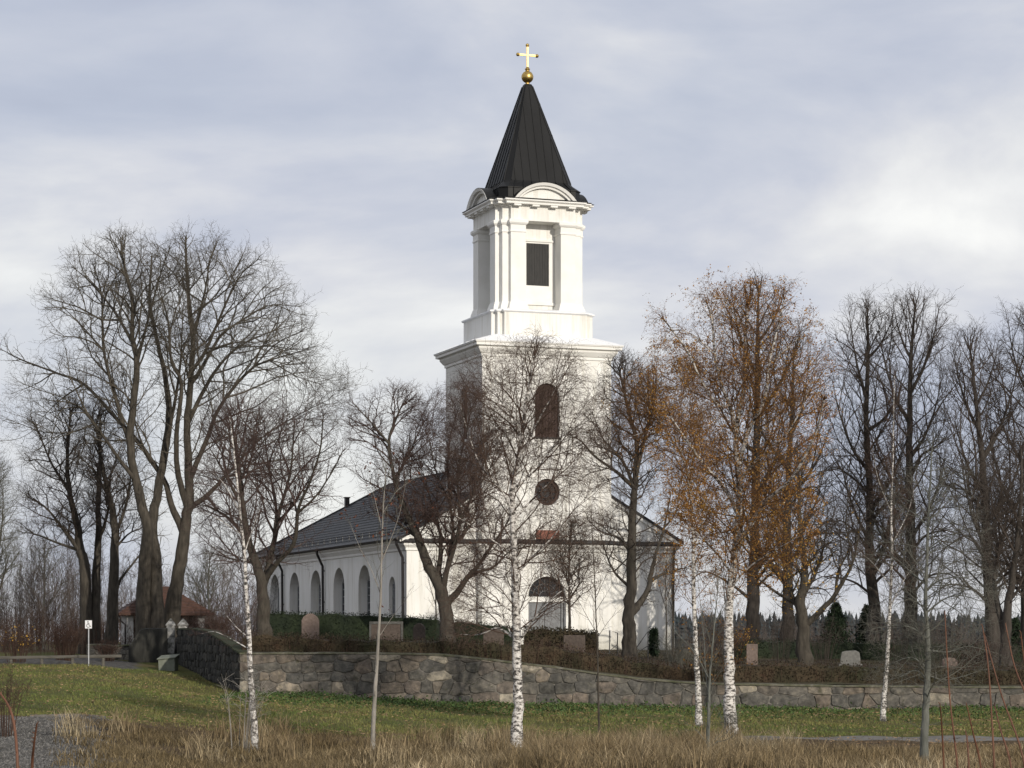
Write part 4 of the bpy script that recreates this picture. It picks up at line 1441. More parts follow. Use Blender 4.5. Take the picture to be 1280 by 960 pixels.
# ------------------------------------------------------------------ bare trees: hand-laid main limbs, branches grown inside a crown envelope
def tubes_np(branches, sides):
    """branches: list of (pts, radii); all become one vertex/face set of tapered tubes"""
    by = {}
    for p, r in branches:
        by.setdefault(len(p), []).append((p, r))
    V, Q, base = [], [], 0
    ang = np.arange(sides) * 2 * math.pi / sides
    ca, sa = np.cos(ang), np.sin(ang)
    for n, lst in by.items():
        P = np.array([b[0] for b in lst], dtype=np.float64)
        Rr = np.array([b[1] for b in lst], dtype=np.float64)
        T = np.empty_like(P)
        T[:, 1:-1] = P[:, 2:] - P[:, :-2]
        T[:, 0] = P[:, 1] - P[:, 0]
        T[:, -1] = P[:, -1] - P[:, -2]
        T /= np.linalg.norm(T, axis=2, keepdims=True) + 1e-9
        ref = np.where(np.abs(T[:, :1, 2:3]) > 0.8, np.array([[[1.0, 0.3, 0]]]), np.array([[[0, 0.2, 1.0]]]))
        ref = np.broadcast_to(ref, P.shape)
        A = ref - (ref * T).sum(2, keepdims=True) * T
        A /= np.linalg.norm(A, axis=2, keepdims=True) + 1e-9
        B = np.cross(T, A)
        ring = P[:, :, None, :] + Rr[:, :, None, None] * (A[:, :, None, :] * ca[None, None, :, None] + B[:, :, None, :] * sa[None, None, :, None])
        nb = len(lst)
        V.append(ring.reshape(-1, 3))
        I = base + np.arange(nb * n * sides).reshape(nb, n, sides)
        a = I[:, :-1, :]
        b_ = np.roll(a, -1, axis=2)
        c_ = np.roll(I[:, 1:, :], -1, axis=2)
        d = I[:, 1:, :]
        Q.append(np.stack([a, b_, c_, d], -1).reshape(-1, 4))
        base += nb * n * sides
    return np.concatenate(V), np.concatenate(Q)


def smooth_line(pts, n):
    """Catmull-Rom through pts, n points"""
    P = [np.array(p, float) for p in pts]
    if len(P) == 2:
        return [P[0] + (P[1] - P[0]) * k / (n - 1) for k in range(n)]
    P = [2 * P[0] - P[1]] + P + [2 * P[-1] - P[-2]]
    m = len(P) - 3
    out = []
    for k in range(n):
        t = k / (n - 1) * m
        i = min(int(t), m - 1)
        f = t - i
        a, b_, c_, d = P[i:i + 4]
        out.append(0.5 * ((2 * b_) + (c_ - a) * f + (2 * a - 5 * b_ + 4 * c_ - d) * f * f + (3 * b_ - a - 3 * c_ + d) * f ** 3))
    return out


class Env:
    """crown envelope: ellipsoids in world space"""
    def __init__(self, items, Y, deep=0.9):
        self.e = []
        for px, py, rx, rz in items:
            c_ = at(px, py, Y)
            s = Y / F
            self.e.append((c_.x, c_.y, c_.z, rx * s, rx * s * deep, rz * s))

    def exit(self, p, d):
        best = 0.0
        for cx, cy, cz, ax, ay, az in self.e:
            ox, oy, oz = (p[0] - cx) / ax, (p[1] - cy) / ay, (p[2] - cz) / az
            dx, dy, dz = d[0] / ax, d[1] / ay, d[2] / az
            A = dx * dx + dy * dy + dz * dz
            B = ox * dx + oy * dy + oz * dz
            Cq = ox * ox + oy * oy + oz * oz - 1
            if Cq > 0: continue
            t = (-B + math.sqrt(max(B * B - A * Cq, 0))) / A
            if t > best: best = t
        return best


# per style: Lmax of each level (m), spacing of the children (m), radius at Lmax, upward pull per level, wobble, angle range
STYLES = {
    'ash':   dict(L=[0, 4.8, 2.3, 1.1, 0.60], sp=[0.50, 0.36, 0.26, 0.22, 9], r=[0, .060, .026, .0135, .0085], up=[0, .03, .05, .06, .08], wob=[0, .20, .24, .26, .26], ang=(34, 72), start=0.30, levels=4),
    'lime':  dict(L=[0, 5.2, 2.2, 1.05, 0.55], sp=[0.42, 0.36, 0.25, 0.21, 9], r=[0, .058, .025, .0130, .0085], up=[0, .06, .06, .06, .06], wob=[0, .17, .22, .24, .24], ang=(32, 66), start=0.14, levels=4),
    'gnarl': dict(L=[0, 2.6, 1.35, 0.75, 0.45], sp=[0.33, 0.27, 0.20, 0.18, 9], r=[0, .045, .021, .0115, .0075], up=[0, .05, .05, .05, .06], wob=[0, .30, .30, .30, .3], ang=(30, 70), start=0.30, levels=4),
    'birch': dict(L=[0, 2.2, 1.15, 0.75, 0.5], sp=[0.24, 0.20, 0.15, 0.14, 9], r=[0, .021, .0098, .0062, .0046], up=[0, .05, -.05, -.13, -.20], wob=[0, .17, .18, .18, .18], ang=(28, 60), start=0.16, levels=4),
    'twigbirch': dict(L=[0, 1.1, 0.6, 0.4, 0.3], sp=[0.20, 0.16, 0.14, 9, 9], r=[0, .011, .0062, .0042, .003], up=[0, .08, .02, .0, 0], wob=[0, .16, .18, .18, .18], ang=(30, 62), start=0.10, levels=3),
    'sapling': dict(L=[0, 1.0, 0.5, 0.3, 0.2], sp=[0.25, 0.2, 0.2, 9, 9], r=[0, .010, .006, .004, .003], up=[0, .10, .08, .05, 0], wob=[0, .14, .16, .18, .18], ang=(28, 55), start=0.05, levels=2),
    'lichen': dict(L=[0, 1.5, 0.75, 0.42, 0.3], sp=[0.22, 0.19, 0.17, 9, 9], r=[0, .016, .0085, .0055, .004], up=[0, -.02, .06, .08, 0], wob=[0, .22, .22, .22, .2], ang=(45, 80), start=0.10, levels=3),
}


FLOOR = [0, 1.1, .6, .36, .22]
DENS = 0.64


def tree(name, label, cat, Y, base, limbs, env, style, bark_m, twig_m, seed, group=None, trunk_sides=10, deep=0.9, leaf=None, depth_amp=0.55, scale=1.0, flare=1.35, keep_dy=None, lim=60000, toward=0.0):
    rnd = random.Random(seed)
    S = STYLES[style]
    E = Env(env, Y, deep)
    bx = (base[0] - 640) / F * Y
    bz = gz(bx, Y)
    root = empty(name, (bx, Y, bz))
    tag(root, label, cat, group)
    org = np.array([bx, Y, bz])
    heavy, fine = [], {1: [], 2: [], 3: [], 4: []}
    placed = []      # (px, py, dy) of laid limb points, for starting depths
    skeleton = []
    for li, (pts, r0, r1) in enumerate(limbs):
        r1 = min(r1, r0 * .5) if style != 'x' else r1
        amp = 0.0
        d0 = 0.0
        if li:
            q = min(placed, key=lambda k: (k[0] - pts[0][0]) ** 2 + (k[1] - pts[0][1]) ** 2)
            d0 = q[2]
            ln = sum(math.hypot(pts[k + 1][0] - pts[k][0], pts[k + 1][1] - pts[k][1]) for k in range(len(pts) - 1)) / F * Y
            amp = ln * depth_amp * rnd.uniform(0.35, 1.0) * (1 if (li % 2) else -1)
            if toward: amp = -abs(amp) * toward
        tot = len(pts) - 1
        w = []
        for k, p in enumerate(pts):
            dy = d0 + amp * (k / tot) ** 1.2
            v = at(p[0], p[1], Y + dy)
            w.append((v.x, v.y, v.z))
        if li and math.hypot(q[0] - pts[0][0], q[1] - pts[0][1]) < 16 and pts[0][1] < base[1] - 12:
            w[0] = q[3]
            r0 = min(r0 * 0.85, q[4] * 0.85)
            r1 *= 0.55
        elif pts[0][1] >= base[1] - 12:
            w[0] = (w[0][0], w[0][1], min(w[0][2], bz) - 0.25)
        n = max(8, 4 * len(pts))
        P = smooth_line(w, n)
        L = sum(float(np.linalg.norm(P[k + 1] - P[k])) for k in range(n - 1))
        R_ = []
        for k in range(n):
            t = k / (n - 1)
            r = r0 + (r1 - r0) * t ** 0.72
            if pts[0][1] >= base[1] - 12 and t < 0.14: r *= 1 + (flare - 1) * (1 - t / 0.14) ** 2
            R_.append(r * (1 + rnd.uniform(-.05, .05)))
            if k: P[k] = P[k] + np.array([rnd.gauss(0, 1), rnd.gauss(0, 1), 0]) * r * 0.10
        for k in range(n - 1):
            for u in (0.0, 0.5):
                c_ = P[k] * (1 - u) + P[k + 1] * u
                placed.append((640 + F * c_[0] / c_[1], HZ - F * (c_[2] - CZ) / c_[1], c_[1] - Y, tuple(c_), R_[k]))
        heavy.append((P, R_))
        skeleton.append((P, R_, L, li))
    count = [0]

    def grow(p, d, L, r, lv):
        n = (0, 6, 5, 4, 3)[lv]
        pts, rad = [p], [r]
        x, y, z = p
        dx, dy, dz = d
        st = L / (n - 1)
        up, wb = S['up'][lv], S['wob'][lv]
        for k in range(1, n):
            dx += rnd.gauss(0, wb) ; dy += rnd.gauss(0, wb); dz += rnd.gauss(0, wb) * 0.7 + up
            m = math.sqrt(dx * dx + dy * dy + dz * dz) + 1e-9
            dx /= m; dy /= m; dz /= m
            x += dx * st; y += dy * st; z += dz * st
            pts.append((x, y, z))
            rad.append(r * (1 - 0.72 * k / (n - 1)))
        fine[lv].append((pts, rad))
        count[0] += 1
        if lv >= S['levels'] or count[0] > lim: return
        kids(pts, rad, L, lv, 0.22)

    def kids(pts, rad, L, lv, start):
        sp = S['sp'][lv] * scale * (DENS if S['levels'] > 2 else .9)
        nk = max(1, int(L * (1 - start) / sp + rnd.random()))
        n = len(pts)
        roll = rnd.random() * 6.28
        for q in range(nk):
            t = start + (1 - start) * (q + rnd.random() * 0.9) / nk
            t = min(t, 0.995)
            f = t * (n - 1)
            i = min(int(f), n - 2)
            u = f - i
            a, b_ = pts[i], pts[i + 1]
            p = (a[0] + (b_[0] - a[0]) * u, a[1] + (b_[1] - a[1]) * u, a[2] + (b_[2] - a[2]) * u)
            tx, ty, tz = b_[0] - a[0], b_[1] - a[1], b_[2] - a[2]
            m = math.sqrt(tx * tx + ty * ty + tz * tz) + 1e-9
            tx /= m; ty /= m; tz /= m
            rl = rad[i] + (rad[i + 1] - rad[i]) * u
            # a perpendicular turned round the stem
            if abs(tz) < 0.85: ex, ey, ez = ty, -tx, 0.0
            else: ex, ey, ez = 0.0, tz, -ty
            m = math.sqrt(ex * ex + ey * ey + ez * ez) + 1e-9
            ex /= m; ey /= m; ez /= m
            fx, fy, fz = ty * ez - tz * ey, tz * ex - tx * ez, tx * ey - ty * ex
            roll += 2.4 + rnd.uniform(-.5, .5)
            c_, s_ = math.cos(roll), math.sin(roll)
            an = R(rnd.uniform(*S['ang'])) * (1.0 - 0.30 * t)
            sn, cs = math.sin(an), math.cos(an)
            d = (tx * cs + (ex * c_ + fx * s_) * sn, ty * cs + (ey * c_ + fy * s_) * sn, tz * cs + (ez * c_ + fz * s_) * sn)
            ex_ = max(E.exit(p, d), FLOOR[lv + 1] * min(1.0, S['L'][1] / 4.5))
            Lm = S['L'][lv + 1]
            ln = Lm * rnd.uniform(0.45, 1.1) * (1.0 - 0.35 * t if lv else 1.0)
            ln = min(ln, ex_ * rnd.uniform(0.85, 1.05) + 0.18 * rnd.random())
            if ln < 0.12: continue
            r = min(S['r'][lv + 1] * (0.35 + 0.65 * ln / Lm), rl * 0.8)
            grow(p, d, ln, max(r, S['r'][4] * 0.7), lv + 1)
    for P, R_, L, li in skeleton:
        Pt = [tuple(p) for p in P]
        kids(Pt, R_, L, 0, S['start'] if li == 0 else 0.12)
        # the limb runs out in a spray of its own
        d = np.array(Pt[-1]) - np.array(Pt[-2])
        d /= np.linalg.norm(d) + 1e-9
        for _ in range(5):
            dd = d + np.array([rnd.gauss(0, .25), rnd.gauss(0, .25), rnd.gauss(0, .2)])
            dd /= np.linalg.norm(dd)
            ln = min(S['L'][1] * 0.8, max(E.exit(Pt[-1], dd), 0.3))
            grow(Pt[-1], tuple(dd), ln, R_[-1] * 0.75, 1)
    by = {}
    V, Q = tubes_np([(np.array(p) - org, r) for p, r in heavy], trunk_sides)
    np_mesh('trunk', V, [Q], bark_m, root, smooth=True)
    Vs, Qs, b0 = [], [], 0
    for lv, sd in ((1, 5), (2, 4), (3, 3), (4, 3)):
        if fine[lv]:
            v, q = tubes_np(fine[lv], sd)
            Vs.append(v - org); Qs.append(q + b0); b0 += len(v)
    np_mesh('crown', np.concatenate(Vs), [np.concatenate(Qs)], twig_m, root, smooth=True)
    if leaf:
        lm, nleaf, size, where = leaf
        tips = [b_[0] for lv in (2, 3, 4) for b_ in fine[lv]]
        T = np.array([p[rnd.randrange(1, len(p))] for p in tips])
        keep = where(T, rnd) if where else np.ones(len(T))
        pr = keep / keep.sum()
        g_ = np.random.default_rng(seed)
        idx = g_.choice(len(T), nleaf, p=pr)
        leaf_mesh('leaves', T[idx] - org + g_.normal(0, 0.05, (nleaf, 3)), size, lm, root, g_)
    return root


def leaf_mesh(name, P, size, m, parent, g_, up=0.0, loc=None):
    n = len(P)
    a = g_.normal(0, 1, (n, 3)); a /= np.linalg.norm(a, axis=1, keepdims=True)
    b_ = g_.normal(0, 1, (n, 3)); b_ -= (a * b_).sum(1, keepdims=True) * a
    b_ /= np.linalg.norm(b_, axis=1, keepdims=True)
    if up:
        a[:, 2] *= (1 - up); b_[:, 2] *= (1 - up)
    s = size * g_.uniform(0.6, 1.3, (n, 1))
    V = np.stack([P - a * s, P + b_ * s * 0.55, P + a * s, P - b_ * s * 0.55], 1).reshape(-1, 3)
    Q = np.arange(4 * n).reshape(n, 4)
    return np_mesh(name, V, [Q], m, parent, loc)


def clumps(T, rnd, k=7, spread=1.2, floor=0.05, zlow=None):
    c_ = [T[rnd.randrange(len(T))] for _ in range(k)]
    w = np.full(len(T), floor)
    for q in c_:
        w += np.exp(-((T - q) ** 2).sum(1) / (2 * (spread * rnd.uniform(.6, 1.3)) ** 2))
    return w


def even(T, c=.9):
    """weights that spread leaves over the crown, however crowded the twigs are"""
    k = np.floor(T / c).astype(np.int64)
    k = k[:, 0] * 73856093 ^ k[:, 1] * 19349663 ^ k[:, 2] * 83492791
    _, inv, cnt = np.unique(k, return_inverse=True, return_counts=True)
    return 1.0 / np.maximum(cnt[inv], 6) ** 0.85


BIG = 'old bare trees by the lychgate'
tree('bare_tree', 'huge twin stemmed bare tree left of the lychgate with two trunks joined at the foot', 'tree', 126, (187, 800), [
    ([(179, 800), (181, 707), (184, 660), (173, 614), (163, 551), (171, 457), (165, 421), (165, 376), (153, 320)], .42, .06),
    ([(196, 800), (195, 740), (194, 695), (190, 655), (198, 610), (208, 554), (211, 512), (205, 463), (194, 415), (187, 370), (190, 325)], .42, .05),
    ([(208, 554), (219, 500), (226, 450), (228, 400)], .16, .05),
    ([(163, 560), (148, 510), (130, 439), (127, 370), (117, 332)], .18, .05),
    ([(171, 600), (150, 575), (110, 520), (92, 505), (60, 500)], .15, .04),
    ([(165, 430), (140, 385), (110, 350), (92, 335)], .12, .03),
    ([(171, 457), (185, 400), (200, 345), (212, 312)], .12, .03),
    ([(130, 439), (100, 405), (80, 385)], .09, .03),
    ([(127, 400), (100, 385), (78, 378), (60, 372)], .09, .03),
    ([(120, 530), (90, 540), (55, 540), (25, 530)], .09, .03),
], [(150, 415, 102, 126), (80, 480, 95, 80), (195, 400, 75, 112), (60, 540, 70, 60)], 'ash', B_ash, T_grey, 11, BIG, 12, scale=1.42)
tree('bare_tree', 'huge bare tree leaning right just right of the twin trunk, spreading limbs over the wall', 'tree', 127.5, (214, 802), [
    ([(213, 802), (219, 739), (227, 695), (232, 650), (237, 625), (236, 589), (234, 536), (238, 481), (241, 421), (237, 385), (233, 330), (232, 302)], .44, .05),
    ([(226, 665), (216, 636), (205, 600), (172, 552), (145, 523), (106, 481), (70, 466), (30, 451), (4, 438)], .26, .04),
    ([(234, 636), (222, 590), (221, 542), (227, 481), (214, 451), (210, 400), (200, 365)], .24, .05),
    ([(240, 640), (258, 620), (281, 596), (300, 575)], .22, .10),
    ([(236, 600), (258, 550), (277, 505), (312, 463), (336, 451), (382, 437)], .20, .04),
    ([(238, 481), (251, 462), (275, 421), (300, 402), (336, 382), (372, 383)], .17, .03),
    ([(240, 465), (256, 440), (280, 385), (300, 345), (322, 325)], .16, .03),
    ([(246, 530), (262, 475), (291, 439), (325, 420), (369, 405)], .16, .03),
    ([(300, 575), (330, 545), (370, 520), (410, 500)], .12, .03),
    ([(241, 421), (255, 370), (262, 330), (270, 305)], .12, .03),
    ([(205, 600), (180, 560), (160, 500), (152, 470)], .10, .03),
    ([(300, 402), (320, 370), (340, 350)], .09, .03),
    ([(312, 463), (345, 430), (375, 415)], .09, .03),
    ([(281, 596), (310, 590), (345, 575)], .09, .03),
    ([(258, 620), (275, 640), (300, 645)], .08, .03),
    ([(336, 451), (370, 470), (400, 480)], .10, .03),
    ([(70, 466), (45, 480), (20, 490)], .08, .02),
    ([(106, 481), (75, 500), (50, 525)], .08, .02),
], [(250, 405, 110, 112), (310, 425, 95, 105), (345, 490, 98, 95), (60, 475, 78, 66), (150, 520, 80, 70), (310, 560, 90, 70)], 'ash', B_ash, T_grey, 12, BIG, 12, scale=1.42)
tree('bare_tree', 'dark forked bare tree between the parking sign and the twin trunk, arching left', 'tree', 134, (113, 806), [
    ([(109, 806), (106, 714), (100, 686), (96, 655), (87, 614), (84, 570), (88, 520)], .40, .06),
    ([(119, 806), (120, 726), (123, 676), (123, 629), (125, 567), (125, 520)], .34, .06),
    ([(100, 690), (75, 656), (59, 636), (38, 620)], .16, .03),
    ([(102, 688), (70, 678), (45, 668), (25, 665)], .12, .03),
    ([(123, 676), (135, 640), (137, 600), (150, 560)], .14, .03),
    ([(87, 614), (65, 580), (50, 545), (40, 525)], .12, .03),
], [(80, 590, 68, 100), (60, 650, 55, 45), (125, 560, 40, 80)], 'gnarl', B_dark, T_brown, 13, BIG, 10, scale=1.15)
tree('bare_tree', 'slimmer dark bare tree left of the white lychgate wall with one bent side limb', 'tree', 131, (140, 806), [
    ([(139, 806), (142, 723), (144, 661), (137, 623), (127, 580), (122, 540)], .38, .06),
    ([(140, 752), (150, 726), (165, 706), (177, 690), (187, 668)], .13, .05),
    ([(144, 668), (156, 636), (163, 600), (168, 565)], .14, .04),
    ([(143, 690), (160, 668), (176, 660)], .10, .03),
    ([(137, 623), (118, 590), (100, 570)], .12, .03),
], [(140, 575, 52, 90), (160, 640, 40, 60)], 'gnarl', B_dark, T_brown, 14, BIG, 10, scale=1.15)
tree('bare_tree', 'reddish twigged bare tree forking low in front of the far end of the nave', 'tree', 108, (329, 806), [
    ([(328, 806), (329, 775), (328, 737), (320, 705), (310, 675), (303, 630), (300, 597), (293, 545)], .40, .06),
    ([(329, 735), (335, 712), (343, 673), (350, 637), (363, 590), (368, 530)], .26, .05),
    ([(333, 728), (345, 705), (367, 680), (373, 637), (387, 603), (400, 563), (404, 520)], .22, .04),
    ([(343, 673), (345, 630), (335, 580), (330, 530)], .14, .04),
    ([(373, 640), (395, 620), (415, 590), (428, 565)], .12, .03),
    ([(310, 677), (288, 650), (265, 635), (245, 630)], .13, .03),
    ([(303, 635), (280, 590), (262, 560)], .12, .03),
    ([(320, 705), (295, 700), (262, 690)], .10, .03),
], [(335, 590, 98, 105), (300, 660, 75, 50), (395, 640, 42, 60)], 'ash', B_ash, T_red, 15, None, 10, scale=1.2)
tree('bare_tree', 'dark pollard shaped bare tree with many crooked limbs before the nave and white west front', 'tree', 106, (558, 812), [
    ([(559, 812), (558, 790), (556, 757), (548, 730), (533, 701), (523, 672), (512, 651), (500, 622), (494, 602), (486, 552), (500, 512)], .42, .04),
    ([(553, 748), (549, 715), (551, 672), (542, 640), (532, 600)], .22, .04),
    ([(556, 745), (558, 715), (569, 680), (576, 651), (590, 619), (604, 580)], .20, .04),
    ([(557, 712), (566, 665), (563, 630), (560, 575), (565, 535)], .16, .04),
    ([(560, 757), (570, 742), (584, 722), (597, 708), (611, 687), (629, 662), (640, 640)], .22, .04),
    ([(582, 724), (598, 715), (618, 708), (636, 690), (655, 685)], .13, .03),
    ([(486, 552), (463, 527), (442, 505)], .09, .03),
    ([(523, 672), (502, 658), (480, 640), (462, 640)], .11, .03),
    ([(590, 619), (610, 590), (625, 560)], .10, .03),
    ([(494, 602), (510, 570), (528, 530)], .10, .03),
    ([(569, 680), (590, 650), (600, 620)], .10, .03),
    ([(576, 651), (572, 600), (580, 550), (590, 510)], .11, .03),
    ([(563, 630), (545, 590), (538, 555)], .09, .03),
    ([(604, 580), (618, 550), (640, 535)], .07, .02),
], [(488, 560, 62, 82), (582, 572, 76, 96), (535, 610, 66, 80), (600, 670, 70, 52)], 'gnarl', B_dark, T_red, 16, None, 10, scale=1.08,
     leaf=(M_darkleaf, 130, 0.075, lambda T, r: np.exp(-((T[:, 0] - at(530, 0, 106).x) ** 2 / 2.5 + (T[:, 2] - at(0, 650, 106).z) ** 2 / 3.0)) + 1e-5))
tree('bare_tree', 'dark bare tree forked low before the right corner of the white west front', 'tree', 106, (787, 832), [
    ([(787, 835), (786, 800), (787, 770), (789, 731), (790, 674), (792, 630), (794, 600), (796, 556), (784, 508), (776, 470)], .40, .04),
    ([(789, 770), (797, 758), (810, 738), (814, 717), (821, 689), (830, 660), (838, 620)], .24, .05),
    ([(792, 612), (780, 598), (767, 587), (743, 570), (728, 553), (715, 545)], .14, .03),
    ([(793, 612), (783, 585), (772, 568), (755, 550), (742, 520)], .12, .03),
    ([(795, 600), (805, 550), (815, 520), (820, 480)], .15, .03),
    ([(815, 727), (830, 717), (845, 713), (862, 708)], .10, .03),
    ([(790, 690), (772, 672), (752, 665), (735, 650)], .10, .03),
    ([(789, 735), (768, 715), (757, 690), (750, 665)], .09, .03),
    ([(796, 556), (812, 520), (800, 470)], .10, .03),
    ([(830, 660), (845, 640), (850, 605)], .08, .03),
], [(785, 555, 66, 115), (800, 650, 62, 80)], 'gnarl', B_dark, T_brown, 17, None, 10, scale=1.15)

BIR = 'white stemmed birches'
tree('birch', 'white birch with black marked trunk directly in front of the tower and church door', 'tree', 60, (646, 948), [
    ([(645, 950), (647, 900), (647, 860), (646, 800), (644, 740), (643, 690), (641, 640), (640, 605), (648, 575), (654, 537), (657, 505), (664, 470), (668, 445)], .165, .018),
    ([(650, 572), (658, 556), (666, 541), (676, 520), (688, 498), (700, 474), (706, 455)], .05, .014),
    ([(652, 560), (648, 535), (640, 520), (625, 500), (614, 477)], .045, .013),
    ([(642, 615), (655, 600), (672, 585), (690, 560), (712, 535), (735, 505)], .04, .012),
    ([(641, 640), (625, 610), (600, 580), (585, 540), (575, 505)], .04, .012),
    ([(645, 806), (640, 796), (622, 785), (600, 793), (576, 793)], .055, .02),
    ([(648, 802), (656, 792), (664, 778), (682, 757), (706, 736), (747, 716)], .05, .014),
    ([(644, 720), (662, 700), (690, 672), (715, 640), (745, 610)], .04, .012),
    ([(643, 700), (622, 680), (597, 662), (570, 645)], .035, .012),
    ([(640, 650), (665, 625), (690, 600), (720, 570), (752, 545)], .04, .012),
    ([(644, 770), (620, 752), (596, 745), (575, 748)], .03, .01),
    ([(646, 800), (625, 770), (600, 760)], .03, .01),
], [(652, 545, 112, 124), (665, 620, 114, 108), (640, 725, 88, 68), (690, 700, 78, 60), (605, 785, 48, 32)], 'birch', B_birch, T_birch, 21, BIR, 10, scale=1.24)
ORX = at(925, 0, 75).x
tree('birch', 'large birch full of orange brown leaves with several white stems right of the tower', 'tree', 75, (914, 918), [
    ([(914, 920), (912, 880), (912, 840), (911, 790), (913, 740), (919, 690), (924, 634), (921, 565), (922, 527), (930, 484), (931, 434), (934, 385)], .21, .045),
    ([(922, 590), (935, 540), (950, 512), (958, 487), (961, 455), (972, 410), (980, 375)], .135, .04),
    ([(921, 548), (915, 515), (904, 487), (894, 446), (890, 400), (884, 380)], .125, .04),
    ([(912, 508), (897, 506), (876, 474), (860, 440), (842, 415), (830, 400)], .115, .04),
    ([(921, 690), (945, 645), (960, 624), (991, 596), (1019, 543), (1030, 500)], .13, .04),
    ([(924, 640), (905, 610), (880, 580), (858, 550), (838, 520)], .10, .035),
    ([(923, 600), (950, 570), (985, 540), (1010, 490), (1022, 450)], .06, .012),
    ([(914, 735), (935, 710), (965, 690), (1000, 670)], .05, .012),
    ([(915, 720), (895, 690), (870, 665), (848, 655)], .05, .012),
    ([(931, 434), (920, 400), (905, 375), (880, 368)], .035, .01),
    ([(961, 455), (990, 430), (1010, 410)], .035, .01),
    ([(894, 446), (868, 420), (845, 412), (830, 420)], .035, .01),
], [(934, 500, 110, 144), (928, 600, 120, 112), (930, 690, 98, 82), (850, 450, 48, 66)], 'birch', B_birch, T_orange, 22, BIR, 10, scale=1.36, toward=1.7,
     leaf=(M_orange, 36000, 0.031, lambda T, r: even(T) * clumps(T, r, 70, 0.55, 0.22)))
tree('birch', 'slender birch with black ringed white trunk just left of the large orange birch', 'tree', 84, (874, 898), [
    ([(874, 900), (873, 870), (871, 830), (869, 790), (867, 740), (867, 690), (865, 640), (862, 606), (853, 571), (835, 543), (819, 516)], .13, .03),
    ([(867, 690), (878, 650), (880, 610), (890, 570)], .05, .012),
    ([(862, 606), (866, 570), (862, 530), (868, 490)], .05, .012),
    ([(869, 760), (850, 735), (835, 715)], .03, .01),
    ([(853, 571), (842, 520), (846, 480)], .035, .01),
    ([(835, 543), (810, 500), (790, 485), (772, 500)], .035, .01),
    ([(845, 556), (815, 540), (790, 545)], .03, .01),
], [(838, 545, 75, 120), (868, 680, 44, 80)], 'birch', B_birch, T_orange, 23, BIR, 8, scale=1.35,
     leaf=(M_orange, 11000, 0.034, lambda T, r: even(T) * clumps(T, r, 14, 0.5, 0.06)))
tree('birch', 'thin white birch at the wall foot between golden leaved tree and grey young tree', 'tree', 89, (1104, 902), [
    ([(1103, 903), (1105, 870), (1109, 830), (1111, 785), (1113, 740), (1115, 690), (1114, 640), (1116, 580), (1117, 520), (1118, 470)], .115, .014),
    ([(1112, 760), (1130, 725), (1148, 700)], .035, .01),
    ([(1113, 735), (1092, 705), (1075, 690)], .035, .01),
    ([(1115, 680), (1135, 640), (1145, 600)], .03, .01),
    ([(1114, 640), (1098, 600), (1090, 560)], .03, .01),
], [(1114, 600, 44, 125), (1112, 710, 52, 60)], 'twigbirch', B_birch, T_birch, 24, BIR, 8, scale=0.75)
tree('birch', 'thin leaning white birch before the left end of the wall, reddish twigs', 'tree', 60, (319, 955), [
    ([(320, 957), (318, 910), (314, 855), (311, 790), (308, 740), (305, 690), (300, 640), (295, 590), (290, 545), (287, 520)], .105, .012),
    ([(309, 760), (300, 700), (290, 660)], .025, .008),
    ([(311, 800), (302, 790), (292, 780), (280, 765)], .02, .008),
    ([(305, 690), (318, 655), (330, 625)], .022, .008),
    ([(300, 640), (280, 605), (265, 590)], .022, .008),
    ([(311, 815), (295, 802), (270, 790), (252, 792)], .022, .007),
    ([(303, 670), (275, 650), (255, 640)], .02, .007),
], [(297, 600, 52, 92), (300, 700, 52, 75), (285, 780, 45, 32)], 'twigbirch', B_birch, T_red, 25, BIR, 9, scale=0.95)

ROW = 'tall limes in a row behind the graves'
limes = [
    ('tall bare lime whose crown rises above the orange birch', 940, 345, 132, (941, 806), [(941, 810), (941, 760), (943, 690), (945, 600), (946, 500), (947, 420), (948, 365)], .50, (946, 480, 62, 135), 51),
    ('bare lime half hidden right of the orange birch trunk', 985, 420, 131, (985, 806), [(985, 810), (985, 750), (984, 680), (985, 600), (990, 520), (992, 450)], .44, (992, 530, 55, 115), 52),
    ('tall straight bare lime next to the golden leaved tree', 1090, 372, 130, (1093, 808), [(1094, 810), (1092, 753), (1087, 690), (1087, 619), (1083, 529), (1085, 440), (1084, 390)], .43, (1082, 515, 54, 142), 53),
    ('tallest bare lime behind the thin white birch', 1140, 363, 128, (1139, 808), [(1139, 810), (1139, 753), (1139, 690), (1137, 600), (1137, 520), (1139, 440), (1144, 385)], .45, (1140, 510, 58, 146), 54),
    ('broad bare lime at the far right with heavy dark trunk', 1225, 408, 122, (1241, 812), [(1242, 815), (1240, 766), (1234, 700), (1233, 641), (1226, 560), (1220, 500), (1213, 440)], .46, (1218, 550, 58, 142), 55),
    ('bare lime cut by the right edge of the picture', 1290, 380, 124, (1284, 812), [(1285, 815), (1284, 760), (1283, 690), (1284, 600), (1284, 500), (1286, 420)], .46, (1288, 530, 58, 148), 56),
]
